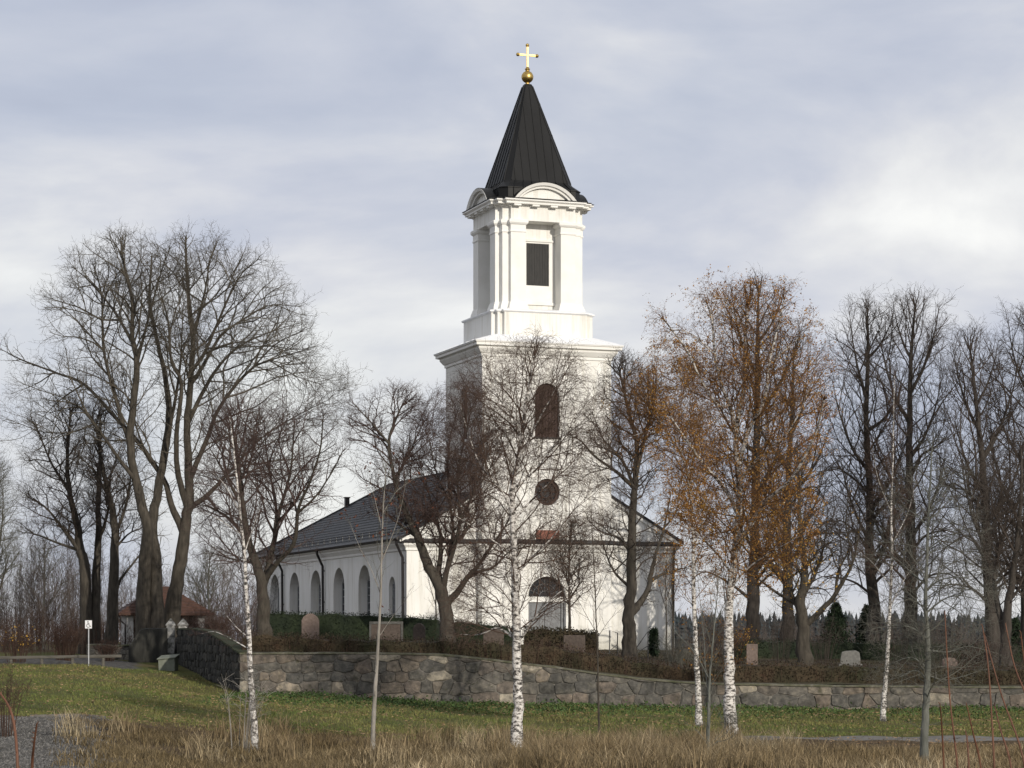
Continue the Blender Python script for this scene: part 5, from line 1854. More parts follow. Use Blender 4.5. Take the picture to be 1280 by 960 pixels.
for lab, px, ty, Y, bp, tr, r0, ev, sd in limes:
    rnd = random.Random(sd)
    lb = [(tr, r0, .05)]
    top = tr[-1]
    for k in range(7):
        f = 0.28 + 0.09 * k
        i = f * (len(tr) - 1)
        a, b_ = tr[int(i)], tr[min(int(i) + 1, len(tr) - 1)]
        u = i - int(i)
        sx, sy = a[0] + (b_[0] - a[0]) * u, a[1] + (b_[1] - a[1]) * u
        sgn = 1 if (k + sd) % 2 else -1
        w = ev[2] * rnd.uniform(.5, .95) * (1.0 if k < 5 else .7)
        hh = rnd.uniform(70, 130)
        ty_ = max(sy - hh, ev[1] - ev[3] * .86)
        lb.append(([(sx, sy), (sx + sgn * w * .45, sy + (ty_ - sy) * .28), (sx + sgn * w * .8, sy + (ty_ - sy) * .65), (sx + sgn * w, ty_)], r0 * .34, .025))
    for k in range(6):
        f = (0.18, 0.26, 0.33, 0.42, 0.50, 0.24)[k]
        i = f * (len(tr) - 1)
        a, b_ = tr[int(i)], tr[int(i) + 1]
        sx, sy = a[0] + (b_[0] - a[0]) * (i - int(i)), a[1] + (b_[1] - a[1]) * (i - int(i))
        sgn = -1 if (k + sd) % 2 else 1
        w = rnd.uniform(45, 80)
        lb.append(([(sx, sy), (sx + sgn * w * .35, sy - rnd.uniform(18, 34)), (sx + sgn * w * .75, sy - rnd.uniform(18, 40)), (sx + sgn * w, sy - rnd.uniform(0, 30))], r0 * .26, .02))
    lb.append(([(tr[1][0], tr[1][1] - 20), (tr[1][0] + 25 * (1 if sd % 2 else -1), tr[1][1] - 45), (tr[1][0] + 48 * (1 if sd % 2 else -1), tr[1][1] - 60)], .12, .02))
    tree('lime_tree', lab, 'tree', Y, bp, lb, [(ev[0], ev[1], ev[2] * 1.18, ev[3]), (ev[0], ev[1] + 110, ev[2] * 1.35, 115)], 'lime', B_lime, T_brown, sd, ROW, 10, scale=1.48 if sd > 52 else 1.8)
tree('bare_tree', 'multi stemmed dark bare tree at the right edge before the wall of limes', 'tree', 113, (1258, 830), [
    ([(1256, 832), (1258, 790), (1261, 753), (1268, 708), (1273, 660), (1277, 610), (1276, 560)], .30, .05),
    ([(1257, 800), (1248, 760), (1243, 720), (1246, 680), (1240, 640)], .22, .05),
    ([(1261, 753), (1275, 735), (1292, 720)], .12, .04),
    ([(1243, 720), (1225, 690), (1212, 670)], .10, .03),
], [(1260, 640, 55, 95), (1255, 700, 60, 50)], 'ash', B_lime, T_brown, 57, None, 10, scale=1.15)
tree('bare_tree', 'stout low forked tree keeping some golden leaves behind the right part of the wall', 'tree', 104, (1006, 838), [
    ([(1006, 840), (1005, 810), (1003, 778), (1001, 752), (1006, 722), (1004, 690), (999, 645), (1000, 600)], .42, .05),
    ([(1003, 782), (996, 757), (984, 748), (971, 741), (945, 722), (925, 712)], .18, .04),
    ([(1007, 782), (1018, 771), (1038, 751), (1055, 725), (1067, 700), (1075, 660)], .22, .05),
    ([(996, 760), (985, 730), (978, 700), (970, 660)], .14, .04),
    ([(1044, 742), (1047, 717), (1060, 690), (1072, 665)], .10, .03),
    ([(1001, 752), (1020, 715), (1030, 680), (1035, 640)], .14, .03),
    ([(1067, 700), (1058, 660), (1060, 620)], .09, .03),
], [(1000, 650, 66, 95), (1040, 670, 50, 70), (960, 700, 42, 42)], 'gnarl', B_ash, T_brown, 58, None, 10, scale=1.25,
     leaf=(M_gold_leaf, 1300, 0.055, lambda T, r: np.exp(-((T[:, 0] - at(985, 0, 104).x) ** 2 / 2.2 + (T[:, 2] - at(0, 725, 104).z) ** 2 / 3.0)) + 0.004))
tree('young_tree', 'lichen grey young tree with arching side branches in the dry grass at right', 'tree', 55, (1156, 960), [
    ([(1155, 968), (1156, 920), (1158, 870), (1160, 840), (1160, 800), (1157, 760), (1158, 720), (1160, 660), (1163, 600), (1165, 560)], .115, .012),
    ([(1160, 835), (1140, 822), (1118, 828), (1100, 838)], .03, .008),
    ([(1160, 850), (1145, 838), (1125, 846), (1112, 850)], .025, .007),
    ([(1160, 812), (1185, 815), (1210, 808), (1240, 815)], .03, .008),
    ([(1158, 800), (1140, 785), (1120, 782), (1095, 785)], .03, .008),
    ([(1158, 765), (1182, 748), (1205, 745), (1228, 752)], .03, .008),
    ([(1158, 738), (1175, 725), (1205, 722), (1225, 732)], .028, .008),
    ([(1158, 730), (1138, 715), (1122, 700), (1100, 690)], .028, .008),
    ([(1159, 690), (1185, 670), (1212, 665)], .025, .007),
    ([(1160, 660), (1140, 640), (1120, 630)], .022, .006),
    ([(1161, 640), (1180, 615), (1198, 600)], .02, .006),
    ([(1160, 845), (1180, 850), (1205, 845), (1225, 838)], .022, .006),
], [(1160, 730, 88, 150)], 'lichen', B_lichen, T_lichen, 61, None, 9, scale=0.85)
YNG = 'thin saplings in the dry grass'
tree('sapling', 'slim pale sapling holding a few dark red leaves before the nave', 'tree', 58, (465, 958), [
    ([(464, 962), (467, 900), (470, 850), (473, 800), (476, 740), (477, 690), (479, 640), (482, 590)], .070, .010),
    ([(476, 745), (464, 712), (450, 685), (438, 655)], .018, .006),
    ([(477, 705), (490, 670), (500, 640), (507, 605)], .018, .006),
    ([(478, 665), (470, 630), (462, 595)], .014, .005),
    ([(472, 800), (490, 772), (508, 748)], .014, .005),
    ([(479, 640), (495, 615), (515, 600)], .012, .005),
], [(477, 650, 46, 95)], 'sapling', B_pale, T_lichen, 71, YNG, 8, scale=1.6,
     leaf=(M_darkleaf, 150, 0.042, lambda T, r: np.exp(-((T[:, 2] - at(0, 640, 58).z) ** 2 / 1.0)) + 0.06))
tree('sapling', 'very thin straight sapling between the church door and the dark forked tree', 'tree', 71, (749, 918), [
    ([(750, 920), (748, 870), (747, 820), (745, 770), (743, 720), (740, 660), (739, 640)], .036, .008),
    ([(746, 790), (728, 760), (715, 735)], .012, .005),
    ([(744, 750), (760, 715), (772, 690)], .012, .005),
    ([(746, 800), (762, 775), (778, 760)], .012, .005),
    ([(742, 705), (728, 680), (722, 655)], .010, .005),
], [(744, 725, 36, 90)], 'sapling', B_ash, T_brown, 72, YNG, 7, scale=1.0)
tree('sapling', 'grey green sapling forking halfway up, standing in front of the orange birch', 'tree', 55, (884, 958), [
    ([(884, 962), (885, 920), (886, 885), (887, 850), (890, 815), (893, 780), (897, 740)], .060, .010),
    ([(886, 868), (882, 840), (880, 800), (876, 760), (872, 720)], .026, .007),
    ([(885, 935), (895, 928), (908, 925), (918, 918)], .016, .005),
    ([(887, 850), (868, 815), (845, 790), (838, 770)], .016, .005),
    ([(885, 930), (870, 912), (858, 905)], .012, .005),
    ([(893, 780), (905, 755), (912, 735)], .012, .005),
], [(885, 800, 38, 100), (888, 910, 34, 40)], 'sapling', B_lichen, T_lichen, 73, YNG, 8, scale=0.9)
tree('young_tree', 'small rounded bare tree right beside the church door', 'tree', 124, (712, 806), [
    ([(712, 808), (712, 780), (711.6, 750), (711, 720), (712, 690), (713, 665)], .10, .03),
    ([(712, 755), (700, 735), (690, 712)], .05, .02),
    ([(711, 748), (726, 728), (738, 705)], .05, .02),
    ([(711, 735), (702, 705), (700, 680)], .04, .02),
    ([(711, 728), (724, 700), (728, 675)], .04, .02),
], [(713, 705, 40, 58)], 'gnarl', B_dark, T_brown, 74, None, 7, scale=1.1)
for px, yb, top, lab, sd in ((833, 812, 690, 'thin bare stem against the white wall, nearer the dark forked tree', 75), (841, 812, 680, 'thin bare stem at the right corner of the white wall', 76), (545, 806, 690, 'thin dark stem half hidden behind the pollard tree trunk', 77)):
    tree('young_tree', lab, 'tree', 126, (px, yb), [
        ([(px, yb + 2), (px, yb - 40), (px - 1, yb - 80), (px + 1, top)], .055, .015),
        ([(px, yb - 50), (px - 9, yb - 80), (px - 13, yb - 105)], .03, .012),
        ([(px, yb - 60), (px + 8, yb - 88), (px + 11, yb - 112)], .03, .012),
    ], [(px, (yb + top) / 2 - 5, 18, (yb - top) / 2)], 'twigbirch', B_dark, T_brown, sd, 'young trees beside the west front', 6, scale=1.8)
tree('bare_tree', 'pale twigged bare tree cut by the left edge of the picture', 'tree', 113, (-16, 812), [
    ([(-16, 815), (-15, 760), (-18, 700), (-20, 640), (-18, 590)], .25, .04),
    ([(-16, 740), (-4, 700), (2, 660), (4, 620)], .12, .03),
    ([(-16, 765), (0, 735), (10, 700)], .10, .03),
    ([(-18, 700), (-35, 650), (-45, 600)], .12, .03),
], [(-14, 660, 40, 115)], 'ash', B_ash, T_lichen, 81, None, 9, scale=1.0)
tree('bare_tree', 'small bare tree with yellow tinged twigs behind the far end of the nave', 'tree', 170, (262, 800), [
    ([(262, 805), (262, 770), (260, 735), (262, 700)], .16, .04),
    ([(262, 780), (245, 750), (235, 720)], .09, .03),
    ([(262, 775), (280, 745), (290, 715)], .09, .03),
], [(262, 735, 46, 52)], 'lime', B_lichen, T_lichen, 82, None, 7, scale=1.3)
tree('bare_tree', 'bare tree standing alone far behind the left parking place', 'tree', 185, (55, 800), [
    ([(55, 806), (54, 770), (56, 735), (55, 690)], .18, .04),
    ([(55, 770), (35, 740), (25, 715)], .09, .03),
    ([(55, 765), (75, 735), (88, 705)], .09, .03),
], [(56, 735, 50, 58)], 'lime', B_lichen, T_lichen, 83, None, 7, scale=1.4)

# ------------------------------------------------------------------ evergreens, hedges, shrubs
def conifer(px, py_top, py_bot, wpx, Y, label, seed, m=None, narrow=False):
    g_ = np.random.default_rng(seed)
    c_ = at(px, 0, Y)
    zb = gz(c_.x, Y)
    zt = CZ + (HZ - py_top) / F * Y
    h = zt - zb
    w = wpx / F * Y / 2
    root = empty('evergreen', (c_.x, Y, zb))
    tag(root, label, 'tree', 'dark evergreens in the churchyard')
    t = MB()
    t.tube([(0, 0, -.2), (0, 0, h * .5), (0.02, 0, h * .93)], [.09, .06, .02], 7)
    t.build('trunk', B_dark, root)
    br, P = [], []
    nb = 220 if not narrow else 90
    for k in range(nb):
        f = g_.random() ** .8
        z0 = h * (0.10 + 0.86 * f)
        prof = (1 - f) ** .75 * (0.75 + .5 * g_.random()) if not narrow else (.8 - .5 * f) * (0.7 + .6 * g_.random())
        ln = max(w * prof, .08)
        a = g_.random() * 6.283
        d = np.array([math.cos(a), math.sin(a), 0.55 + .5 * g_.random()])
        p0 = np.array([0, 0, z0])
        p1 = p0 + d * np.array([ln, ln, ln * .55]) * .55
        p2 = p0 + d * np.array([ln, ln, ln * .75])
        br.append((np.array([p0, p1, p2]), [.018, .012, .005]))
        for _ in range(26):
            t_ = .2 + .85 * g_.random()
            P.append(p0 + (p2 - p0) * t_ + g_.normal(0, .075, 3))
    V, Q = tubes_np(br, 3)
    n = len(P)
    P = np.array(P)
    a = g_.normal(0, 1, (n, 3)); a[:, 2] += .8; a /= np.linalg.norm(a, axis=1, keepdims=True)
    b_ = g_.normal(0, 1, (n, 3)); b_ -= (a * b_).sum(1, keepdims=True) * a; b_ /= np.linalg.norm(b_, axis=1, keepdims=True)
    s = g_.uniform(.07, .15, (n, 1))
    LV = np.stack([P - a * s, P + b_ * s * .28, P + a * s, P - b_ * s * .28], 1).reshape(-1, 3)
    np_mesh('crown', np.concatenate([V, LV]), [Q, np.arange(4 * n).reshape(n, 4) + len(V)], m or M_needle, root)


conifer(1045, 754, 806, 36, 131, 'dark conical evergreen right of the golden leaved tree', 1)
conifer(1084, 757, 806, 32, 133, 'dark loose evergreen tucked against the straight lime trunk', 2)
conifer(817, 788, 812, 9, 118, 'small slender dark juniper before the right end of the white wall', 3, narrow=True)
conifer(1268, 775, 815, 40, 135, 'dark spreading evergreen at the right edge among the lime trunks', 4)


def hedge(name, label, pts, thick, m, seed, leaf=.06, dens=260, rough=.06, twigs=None, core_m=None):
    """pts: (px, py_top, Y) along the hedge; bottom on the ground. Dark core, skin of leaves, optional upright twigs"""
    g_ = np.random.default_rng(seed)
    W = []
    for px, pt, Y in pts:
        v = at(px, pt, Y)
        W.append((v.x, v.y, gz(v.x, v.y), v.z))
    W = np.array(W)
    seg = np.concatenate([[0], np.cumsum(np.hypot(np.diff(W[:, 0]), np.diff(W[:, 1])))])
    L = seg[-1]
    n = max(4, int(L / .4))
    s = np.linspace(0, L, n + 1)
    X, Yy, Zb, Zt = [np.interp(s, seg, W[:, k]) for k in range(4)]
    Zb = np.array([gz(a, b_) for a, b_ in zip(X, Yy)])
    org = np.array([X[0], Yy[0], Zb[0]])
    tx, ty = np.gradient(X), np.gradient(Yy)
    q = np.hypot(tx, ty); nx, ny = ty / q, -tx / q
    root = empty(name, tuple(org))
    tag(root, label, 'hedge')
    c = MB()
    rings = []
    for k in range(n + 1):
        h = Zt[k] - Zb[k]
        j = g_.normal(0, rough * .5, 4)
        hw = thick / 2 * .86
        rings.append([(X[k] + nx[k] * hw - org[0], Yy[k] + ny[k] * hw - org[1], Zb[k] - .2 - org[2]),
                      (X[k] + nx[k] * (hw + j[0]) - org[0], Yy[k] + ny[k] * (hw + j[0]) - org[1], Zb[k] + h * .55 - org[2]),
                      (X[k] + nx[k] * hw * .9 - org[0], Yy[k] + ny[k] * hw * .9 - org[1], Zt[k] - .06 + j[1] - org[2]),
                      (X[k] - nx[k] * hw * .9 - org[0], Yy[k] - ny[k] * hw * .9 - org[1], Zt[k] - .06 + j[2] - org[2]),
                      (X[k] - nx[k] * hw - org[0], Yy[k] - ny[k] * hw - org[1], Zb[k] - .2 - org[2])])
    c.loft(rings)
    c.build('hedge_body', core_m or m, root)
    N = int(L * dens)
    k = g_.random(N) * n
    i = np.minimum(k.astype(int), n - 1); u = k - i
    lerp = lambda A: A[i] * (1 - u) + A[i + 1] * u
    side = g_.random(N)
    hh = lerp(Zt) - lerp(Zb)
    off = np.where(side < .62, thick / 2, np.where(side < .9, g_.uniform(-thick / 2, thick / 2, N), -thick / 2))
    zz = np.where((side >= .62) & (side < .9), lerp(Zt), lerp(Zb) + hh * g_.random(N) ** .9)
    P = np.stack([lerp(X) + lerp(nx) * off, lerp(Yy) + lerp(ny) * off, zz], 1) + g_.normal(0, rough, (N, 3)) - org
    leaf_mesh('leaves', P, leaf, m, root, g_)
    if twigs:
        tm, per, tall, lean = twigs
        T = int(L * per)
        br = []
        for _ in range(T):
            kk = g_.random() * n; ii = min(int(kk), n - 1); uu = kk - ii
            o = g_.uniform(-thick / 2, thick / 2)
            x = X[ii] * (1 - uu) + X[ii + 1] * uu + nx[ii] * o
            y = Yy[ii] * (1 - uu) + Yy[ii + 1] * uu + ny[ii] * o
            z = Zb[ii] * (1 - uu) + Zb[ii + 1] * uu
            h = (Zt[ii] - Zb[ii]) * g_.uniform(.7, tall)
            d = g_.normal(0, lean, 2)
            e = g_.normal(0, lean * .5, 2)
            br.append((np.array([[x, y, z - .05], [x + d[0] * h * .5, y + d[1] * h * .5, z + h * .55], [x + d[0] * h + e[0] * h, y + d[1] * h + e[1] * h, z + h]]) - org, [.009, .007, .003]))
        V, Q = tubes_np(br, 3)
        np_mesh('twigs', V, [Q], tm, root)
    return root


hedge('clipped_hedge', 'dark green clipped hedge along the foot of the nave', [(338, 766, 113), (420, 767, 112.5), (500, 770.5, 112), (548, 773, 111.7)], .9, M_hedge, 1, leaf=.038, dens=620)
hedge('clipped_hedge', 'dark green clipped hedge between the pollard tree and the white birch trunk', [(566, 776, 112), (610, 780, 111.6), (640, 784, 111.4)], .8, M_hedge, 2, leaf=.038, dens=620)
hedge('clipped_hedge', 'tall square trimmed brown green hedge below the church door', [(655, 786, 107.5), (700, 787, 107.5), (747, 791, 107.3)], 1.4, M_hedgebrown, 3, dens=520, twigs=(M_bushtwig, 40, 1.06, .06))
hedge('clipped_hedge', 'long dark clipped hedge behind the graves at right', [(905, 800, 124), (1000, 801, 124), (1090, 803, 124), (1200, 805, 124), (1300, 806, 124)], .9, M_hedge, 4, leaf=.045, dens=420)
hedge('brown_hedge', 'brown leafless hedge on top of the wall below the nave', [(304, 794, 101.6), (400, 797, 101.6), (480, 800, 101.6), (560, 800, 101.6), (640, 806, 101.6)], 1.1, M_hedgebrown, 5, leaf=.045, dens=300, rough=.12, twigs=(M_bushtwig, 130, 1.35, .16))
hedge('brown_hedge', 'brown leafless hedge stepping down the wall beneath the church front', [(645, 806, 101.8), (700, 809, 101.8), (770, 822, 101.8), (850, 834, 101.8), (905, 838, 101.8)], 1.2, M_hedgebrown, 6, leaf=.045, dens=300, rough=.12, twigs=(M_bushtwig, 130, 1.4, .16))
hedge('brown_hedge', 'brown leafless hedge along the right part of the wall before the graves', [(910, 829, 102.2), (1000, 831, 102.2), (1100, 833, 102.2), (1200, 835, 102.2), (1310, 836, 102.2)], 1.2, M_hedgebrown, 7, leaf=.045, dens=300, rough=.10, twigs=(M_bushtwig, 120, 1.2, .14))


def bush(name, label, px, py_top, wpx, Y, seed, tm, n=70, leaf=None, r=.011, group=None, cat='shrub', arch_=.35):
    rnd = random.Random(seed)
    g_ = np.random.default_rng(seed)
    c_ = at(px, 0, Y)
    zb = gz(c_.x, Y)
    h = CZ + (HZ - py_top) / F * Y - zb
    w = wpx / F * Y / 2
    root = empty(name, (c_.x, Y, zb))
    tag(root, label, cat, group)
    br, tips = [], []
    for k in range(n):
        a = rnd.random() * 6.283
        ln = h * rnd.uniform(.55, 1.0)
        o = w * rnd.random() ** .6
        p0 = np.array([math.cos(a) * o * .35, math.sin(a) * o * .35, -.1])
        p3 = np.array([math.cos(a) * o * 1.0 + rnd.gauss(0, .1), math.sin(a) * o + rnd.gauss(0, .1), ln])
        p1 = p0 + (p3 - p0) * np.array([.2, .2, .4]); p2 = p0 + (p3 - p0) * np.array([.5, .5, .78])
        br.append((np.array([p0, p1, p2, p3]), [r, r * .85, r * .6, r * .3]))
        for _ in range(9):
            t_ = rnd.uniform(.3, 1)
            b0 = p1 + (p3 - p1) * t_
            d = np.array([rnd.gauss(0, 1), rnd.gauss(0, 1), abs(rnd.gauss(.6, .6))])
            d *= h * rnd.uniform(.08, .22) / np.linalg.norm(d)
            br.append((np.array([b0, b0 + d * .5 + np.array([0, 0, .02]), b0 + d]), [r * .5, r * .4, r * .25]))
            tips.append(b0 + d * rnd.random())
    V, Q = tubes_np(br, 3)
    np_mesh('stems', V, [Q], tm, root)
    if leaf:
        lm, nl, sz = leaf
        T = np.array(tips)
        leaf_mesh('leaves', T[g_.integers(0, len(T), nl)] + g_.normal(0, .05, (nl, 3)), sz, lm, root, g_)
    return root


bush('bare_shrub', 'low brown shrub with a few yellow leaves at the far left', 20, 780, 70, 115.5, 31, M_bushtwig, 60, (M_gold_leaf, 130, .055))
bush('bare_shrub', 'tangled bare brown shrub between the side wall and the lychgate', 262, 766, 66, 118, 32, M_bushtwig, 130)
bush('bare_shrub', 'dense brown bramble left of the parking sign', 82, 775, 66, 120, 33, M_bushtwig, 130)
bush('bare_shrub', 'bushy dark brown scrub beside the low wall, right of the parking sign', 135, 800, 40, 121, 34, M_bushtwig, 80)
bush('bare_shrub', 'pale twiggy shrub on the wall top left of the large orange birch', 848, 795, 62, 104, 35, T_lichen, 50)
bush('bare_shrub', 'loose brown shrub with yellowing leaves behind the pink square gravestone', 915, 780, 74, 113, 36, M_bushtwig, 70, (M_gold_leaf, 260, .04))
bush('bare_shrub', 'brown bush on the terrace near the right edge', 1215, 800, 80, 108, 37, M_bushtwig, 80)
bush('bare_shrub', 'thin pale seedling stems around the foot of the leaning birch', 300, 825, 88, 59.5, 38, B_pale, 12, r=.012)
bush('bare_shrub', 'brushy grey shoots at the foot of the big orange birch', 912, 880, 34, 73.5, 39, T_lichen, 26, r=.008)
bush('bare_shrub', 'bare twiggy bush at the lower left above the gravel', 6, 828, 60, 62, 40, M_bushtwig, 26, r=.010)

US = 'bare bushes among the graves at right'
for px, pt, w, Y, lab, sd in ((975, 752, 60, 118, 'upright bare bush behind the golden leaved tree, left of its trunk', 41), (1030, 770, 62, 116, 'loose bare bush just right of the golden leaved tree', 42), (1125, 745, 70, 118, 'tall bare bush behind the thin white birch', 43),
                              (1180, 760, 70, 115, 'broad bare bush behind the grey young tree', 44), (1250, 790, 70, 107, 'low bare bush under the multi stemmed tree', 45), (890, 765, 60, 119, 'thin bare bush between the two birches left of the pink grave', 46)):
    bush('bare_shrub', lab, px, pt, w, Y, sd, T_brown, 34, r=.010, group=US)
# red shoots close to the camera
def shoots(label, Y, stems, r, buds=True):
    c_ = at(stems[0][0][0], 0, Y)
    zb = float(ground(c_.x, Y))
    root = empty('red_shoots', (c_.x, Y, zb))
    tag(root, label, 'shrub')
    rnd = random.Random(len(stems))
    org = np.array([c_.x, Y, zb])
    for st in stems:
        w = []
        dy = rnd.uniform(-1.0, 1.0)
        for k, (px, py) in enumerate(st):
            v = at(px, py, Y + dy * (0.3 + .7 * k / len(st)))
            w.append((v.x, v.y, v.z))
        v0 = w[0]
        w.insert(0, (v0[0] - (w[1][0] - v0[0]) * .4, v0[1], zb - .1))
        P = smooth_line(w, 16)
        rr = [r * (1 - .6 * k / 15) for k in range(16)]
        br = [(np.array(P) - org, rr)]
        V, Q = tubes_np(br, 7)
        bud = []
        for k in range(2, 16):
            p = np.array(P[k]) - org
            d = np.array([rnd.gauss(0, 1), rnd.gauss(0, 1), 1.2]); d /= np.linalg.norm(d)
            bud.append((np.array([p, p + d * r * 1.1, p + d * r * 2.0]), [r * .35, r * .32, r * .1]))
        V2, Q2 = tubes_np(bud, 4)
        np_mesh('stem', np.concatenate([V, V2]), [Q, Q2 + len(V)], T_shoot, root, smooth=True)


shoots('upright reddish shoots close to the camera at the lower right', 24, [
    [(1197, 960), (1187, 869), (1181, 765)], [(1180, 960), (1177, 905), (1175, 880)], [(1243, 960), (1236, 841), (1228, 782)], [(1279, 948), (1252, 869), (1231, 794)],
    [(1290, 900), (1268, 832), (1257, 780)], [(1264, 960), (1250, 910), (1243, 880)], [(1211, 960), (1209, 925), (1207, 915)], [(1290, 865), (1281, 830), (1276, 790)], [(1226, 960), (1216, 915), (1208, 880)]], .013)
shoots('arching reddish brown shoots at the lower left corner', 25, [
    [(22, 960), (19, 915), (12, 885), (-4, 862), (-20, 850)], [(40, 960), (42, 935), (46, 905)]], .020)

# ------------------------------------------------------------------ grass, fallen leaves
GR = np.random.default_rng(5)


def blades(name, X, Yy, hgt, wid, lean, m, segs=2, zf=ground):
    n = len(X)
    Z = zf(X, Yy) - 0.03
    a = GR.random(n) * 6.283
    hgt = np.broadcast_to(hgt, (n,)); wid = np.broadcast_to(wid, (n,))
    ln = GR.normal(0, lean, (n, 2))
    dx, dy = np.cos(a) * wid / 2, np.sin(a) * wid / 2
    B = np.stack([X, Yy, Z], 1)
    off1 = np.stack([ln[:, 0] * hgt * .35, ln[:, 1] * hgt * .35, hgt * .6], 1)
    off2 = np.stack([ln[:, 0] * hgt, ln[:, 1] * hgt, hgt * (1 - .12 * np.abs(ln).sum(1))], 1)
    W = np.stack([dx, dy, np.zeros(n)], 1)
    V = np.stack([B - W, B + W, B + off1 + W * .75, B + off1 - W * .75, B + off2], 1).reshape(-1, 3)
    I = np.arange(n) * 5
    Q = np.stack([I, I + 1, I + 2, I + 3], 1)
    T = np.stack([I + 3, I + 2, I + 4], 1)
    o = np_mesh(name, V, [Q, T], m)
    tag(o, kind='stuff')
    return o


def fan(n, y0, y1, u0=-40, u1=1320):
    Y = y0 + (y1 - y0) * GR.random(n)
    u = u0 + (u1 - u0) * GR.random(n)
    return (u - 640) / F * Y, Y, u


def wave(x, y, s):
    return 0.5 + 0.25 * np.sin(x * s + 1.7 * np.sin(y * s * .7)) + 0.25 * np.sin(y * s * 1.3 + 2.1 * np.sin(x * s * .6 + 1))


# loose stones of the gravel bank
n = 16000
Y = 44 + 27 * GR.random(n); u = -40 + 200 * GR.random(n)
X = (u - 640) / F * Y
ok = GR.random(n) < np.clip((150 - u) / 60, 0.02, 1)
X, Y = X[ok], Y[ok]
n = len(X)
P = np.stack([X, Y, ground(X, Y)], 1)
oc = np.array([[1, 0, 0], [0, 1, 0], [-1, 0, 0], [0, -1, 0], [0, 0, .8], [0, 0, -.8]], float)
V = P[:, None, :] + oc[None] * (GR.uniform(.015, .05, (n, 1, 1)) * GR.uniform(.6, 1.3, (n, 6, 1))) + GR.normal(0, .006, (n, 6, 3))
I = (np.arange(n) * 6)[:, None, None]
T = (I + np.array([[0, 1, 4], [1, 2, 4], [2, 3, 4], [3, 0, 4], [1, 0, 5], [2, 1, 5], [3, 2, 5], [0, 3, 5]])[None]).reshape(-1, 3)
M_pebble = mat('loose_gravel', [(0.3, (0.8, 0.8, 0.8)), (0.7, (1.1, 1.1, 1.1))], 4, 3, 0.95, island=[(0, (0.06, 0.057, 0.052)), (.6, (0.12, 0.115, 0.106)), (1, (0.20, 0.19, 0.175))])
tag(np_mesh('gravel_stones', V.reshape(-1, 3), [T], M_pebble), kind='stuff')
# tall dry grass before the path
X, Y, u = fan(190000, 46, 75.5)
path_edge = np.interp(u, [-400, 60, 300, 500, 700, 880, 1000, 1700], [71.0, 71.0, 70.5, 69.0, 68.4, 70, 69.5, 69.5]) + .6 - 1.6 * wave(X, Y, .9)
w = wave(X, Y, 1.1)
dens = np.clip((u - 60) / 120, 0.0, 1) * (0.35 + .65 * w)
dens = dens * np.clip(.15 + 1.5 * wave(X * 1.7, Y * 1.3, 1.9), 0, 1)
k = (Y < path_edge) & (GR.random(len(X)) < dens)
X, Y, u, w = X[k], Y[k], u[k], w[k]
hh = (0.22 + 0.42 * GR.random(len(X))) * (0.5 + .8 * w) * np.interp(u, [60, 300, 560, 700, 900, 1000, 1300], [.42, .5, .8, 1.25, 1.35, .8, .8]) * np.interp(path_edge[k] - Y, [0, 2, 6], [.35, .6, 1.0])
rg = GR.random(len(X)) < np.interp(u, [200, 330, 520, 700], [.92, .8, .35, .12])
blades('tall_dry_grass', X[~rg], Y[~rg], hh[~rg], 0.011 + .013 * GR.random((~rg).sum()), .34, M_tallgrass)
blades('rough_grass', X[rg], Y[rg], hh[rg], 0.013 + .014 * GR.random(rg.sum()), .45, M_rough)
# a few seed-bearing tufts
tx = GR.random(46)
tuX = np.where(GR.random(46) < .6, 560 + 400 * tx, 80 + 1180 * tx)
tY = GR.uniform(52, 70, 46)
c0 = (tuX - 640) / F * tY
X = np.repeat(c0, 140) + GR.normal(0, .22, 46 * 140); Y = np.repeat(tY, 140) + GR.normal(0, .22, 46 * 140)
blades('grass_tufts', X, Y, .45 + .5 * GR.random(len(X)), .012 + .01 * GR.random(len(X)), .32, M_tallgrass)
# lawn
X, Y, u = fan(200000, 67.5, 124)
pe = np.interp(u, [-400, 60, 300, 500, 700, 880, 940, 1700], [71.4, 71.4, 70.0, 68.5, 68.2, 70, 78.0, 78.6])
ok = (Y > pe) & ((Y < 99.8) | ((X < wall_left(Y) - .15) & (Y < 112.6)))
X, Y, u = X[ok], Y[ok], u[ok]
hh = (.05 + .10 * GR.random(len(X))) * (.6 + .8 * wave(X, Y, .8))
blades('lawn_grass', X, Y, hh, .014 + .012 * GR.random(len(X)), .45, M_lawn)
# weeds at the foot of the wall
n = 30000
X = GR.uniform(-11.6, 22.5, n); Y = 99.75 - np.abs(GR.normal(0, 4.5, n))
P = np.stack([X, Y, ground(X, Y) + np.abs(GR.normal(0, .05, n)) * (1 + np.exp(-(99.75 - Y) / 1.0)) + .02], 1)
kk = GR.random(n) < (.15 + .85 * wave(X, Y, .8)) * np.interp(X, [-11, 2, 8, 22], [1, 1, .45, .5])
tag(leaf_mesh('wall_foot_weeds', P[kk], .06, M_weeds, None, GR), kind='stuff')
# fallen leaves on the lawns
n = 26000
X, Y, u = fan(n, 70, 112)
ok = ((Y < 99.5) | (X < wall_left(Y) - .2)) & (GR.random(n) < .15 + .85 * wave(X, Y, .5) ** 2)
X, Y = X[ok], Y[ok]
P = np.stack([X, Y, ground(X, Y) + .06 + .03 * GR.random(len(X))], 1)
tag(leaf_mesh('fallen_leaves', P, .062, M_fallen, None, GR, up=.7), kind='stuff')
# undergrowth on the terrace
n = 60000
X, Y, u = fan(n, 100.6, 134, 230, 1330)
ok = X > wall_left(Y) + .5
X, Y = X[ok], Y[ok]
blades('churchyard_undergrowth', X, Y, .08 + .20 * GR.random(len(X)) * wave(X, Y, .9), .014, .5, M_hedgebrown, zf=terrace)

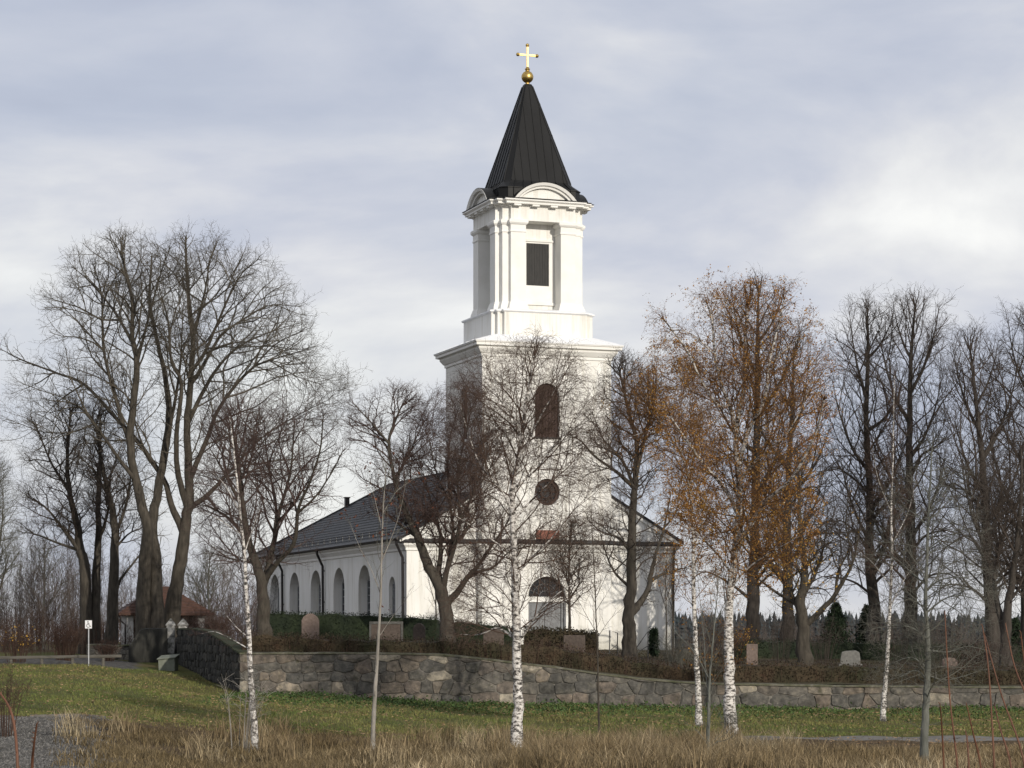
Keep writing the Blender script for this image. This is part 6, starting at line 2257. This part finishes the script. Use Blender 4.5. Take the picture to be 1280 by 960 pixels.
# ------------------------------------------------------------------ far thicket and forest
def thicket(name, u0, u1, y0, y1, h0, h1, n, m, r, seed):
    g_ = np.random.default_rng(seed)
    br = []
    U = g_.uniform(u0, u1, n); Y = g_.uniform(y0, y1, n)
    X = (U - 640) / F * Y
    Z = ground(X, Y)
    for x, y, z in zip(X, Y, Z):
        h = g_.uniform(h0, h1) * (.55 + .9 * wave(x, y, .35))
        d = g_.normal(0, .10, 2) * h
        top = np.array([x + d[0], y + d[1], z + h])
        b0 = np.array([x, y, z - .2])
        mid = (b0 + top) / 2 + np.array([d[0] * .2, 0, 0])
        br.append((np.array([b0, mid, top]), [r * (0.5 + h * .12), r * (0.4 + h * .07), r * .35]))
        for k in range(int(5 + h * 2.2)):
            t = g_.uniform(.25, .98)
            p = b0 + (top - b0) * t
            q = g_.normal(0, 1, 3); q[2] = abs(q[2]) + .8
            q *= h * g_.uniform(.08, .26) * (1.15 - t * .7) / np.linalg.norm(q)
            br.append((np.array([p, p + q * .5, p + q + np.array([0, 0, .1])]), [r * .6, r * .45, r * .25]))
            for _ in range(2):
                q2 = g_.normal(0, 1, 3); q2[2] = abs(q2[2]) + .3
                q2 *= h * .09 / np.linalg.norm(q2)
                s = p + q * g_.uniform(.3, .95)
                br.append((np.array([s, s + q2 * .5, s + q2]), [r * .4, r * .3, r * .2]))
    V, Q = tubes_np(br, 3)
    tag(np_mesh(name, V, [Q], m), kind='stuff')


thicket('left_thicket', -60, 335, 148, 205, 2.2, 6.2, 1000, M_thicket, .016, 1)
thicket('left_brush', -60, 300, 127, 150, .9, 2.4, 900, M_bushtwig, .012, 2)
thicket('right_thicket', 850, 1340, 172, 240, 1.8, 4.6, 700, M_thicket, .018, 3)
thicket('churchyard_brush', 860, 1320, 134, 150, .5, 1.5, 420, M_bushtwig, .012, 4)


def forest(name, x0, x1, y0, y1, n, seed, hscale=1.0):
    g_ = np.random.default_rng(seed)
    V, Q, T = [], [], []
    b = 0
    for k in range(n):
        x, y = g_.uniform(x0, x1), g_.uniform(y0, y1)
        z = float(ground(x, y))
        h = g_.uniform(8, 15) * hscale
        layers = 9
        w = h * g_.uniform(.22, .36)
        sides = 9
        for q in range(layers):
            f = q / layers
            zc = z + h * (.08 + .9 * f)
            r = w * (1 - f) ** .8 * g_.uniform(.75, 1.2) + .1
            a = np.arange(sides) * 6.283 / sides + g_.random()
            rr = r * g_.uniform(.6, 1.25, sides)
            ring = np.stack([x + np.cos(a) * rr, y + np.sin(a) * rr, zc - h * .05 * g_.uniform(.4, 1.4, sides)], 1)
            V.append(ring); V.append(np.array([[x, y, zc + h * .13]]))
            i = b + np.arange(sides)
            T.append(np.stack([i, np.roll(i, -1), np.full(sides, b + sides)], 1))
            b += sides + 1
    tag(np_mesh(name, np.concatenate(V), [np.concatenate(T)], M_forest), kind='stuff')


forest('far_forest', 25, 260, 760, 980, 1700, 1, .92)
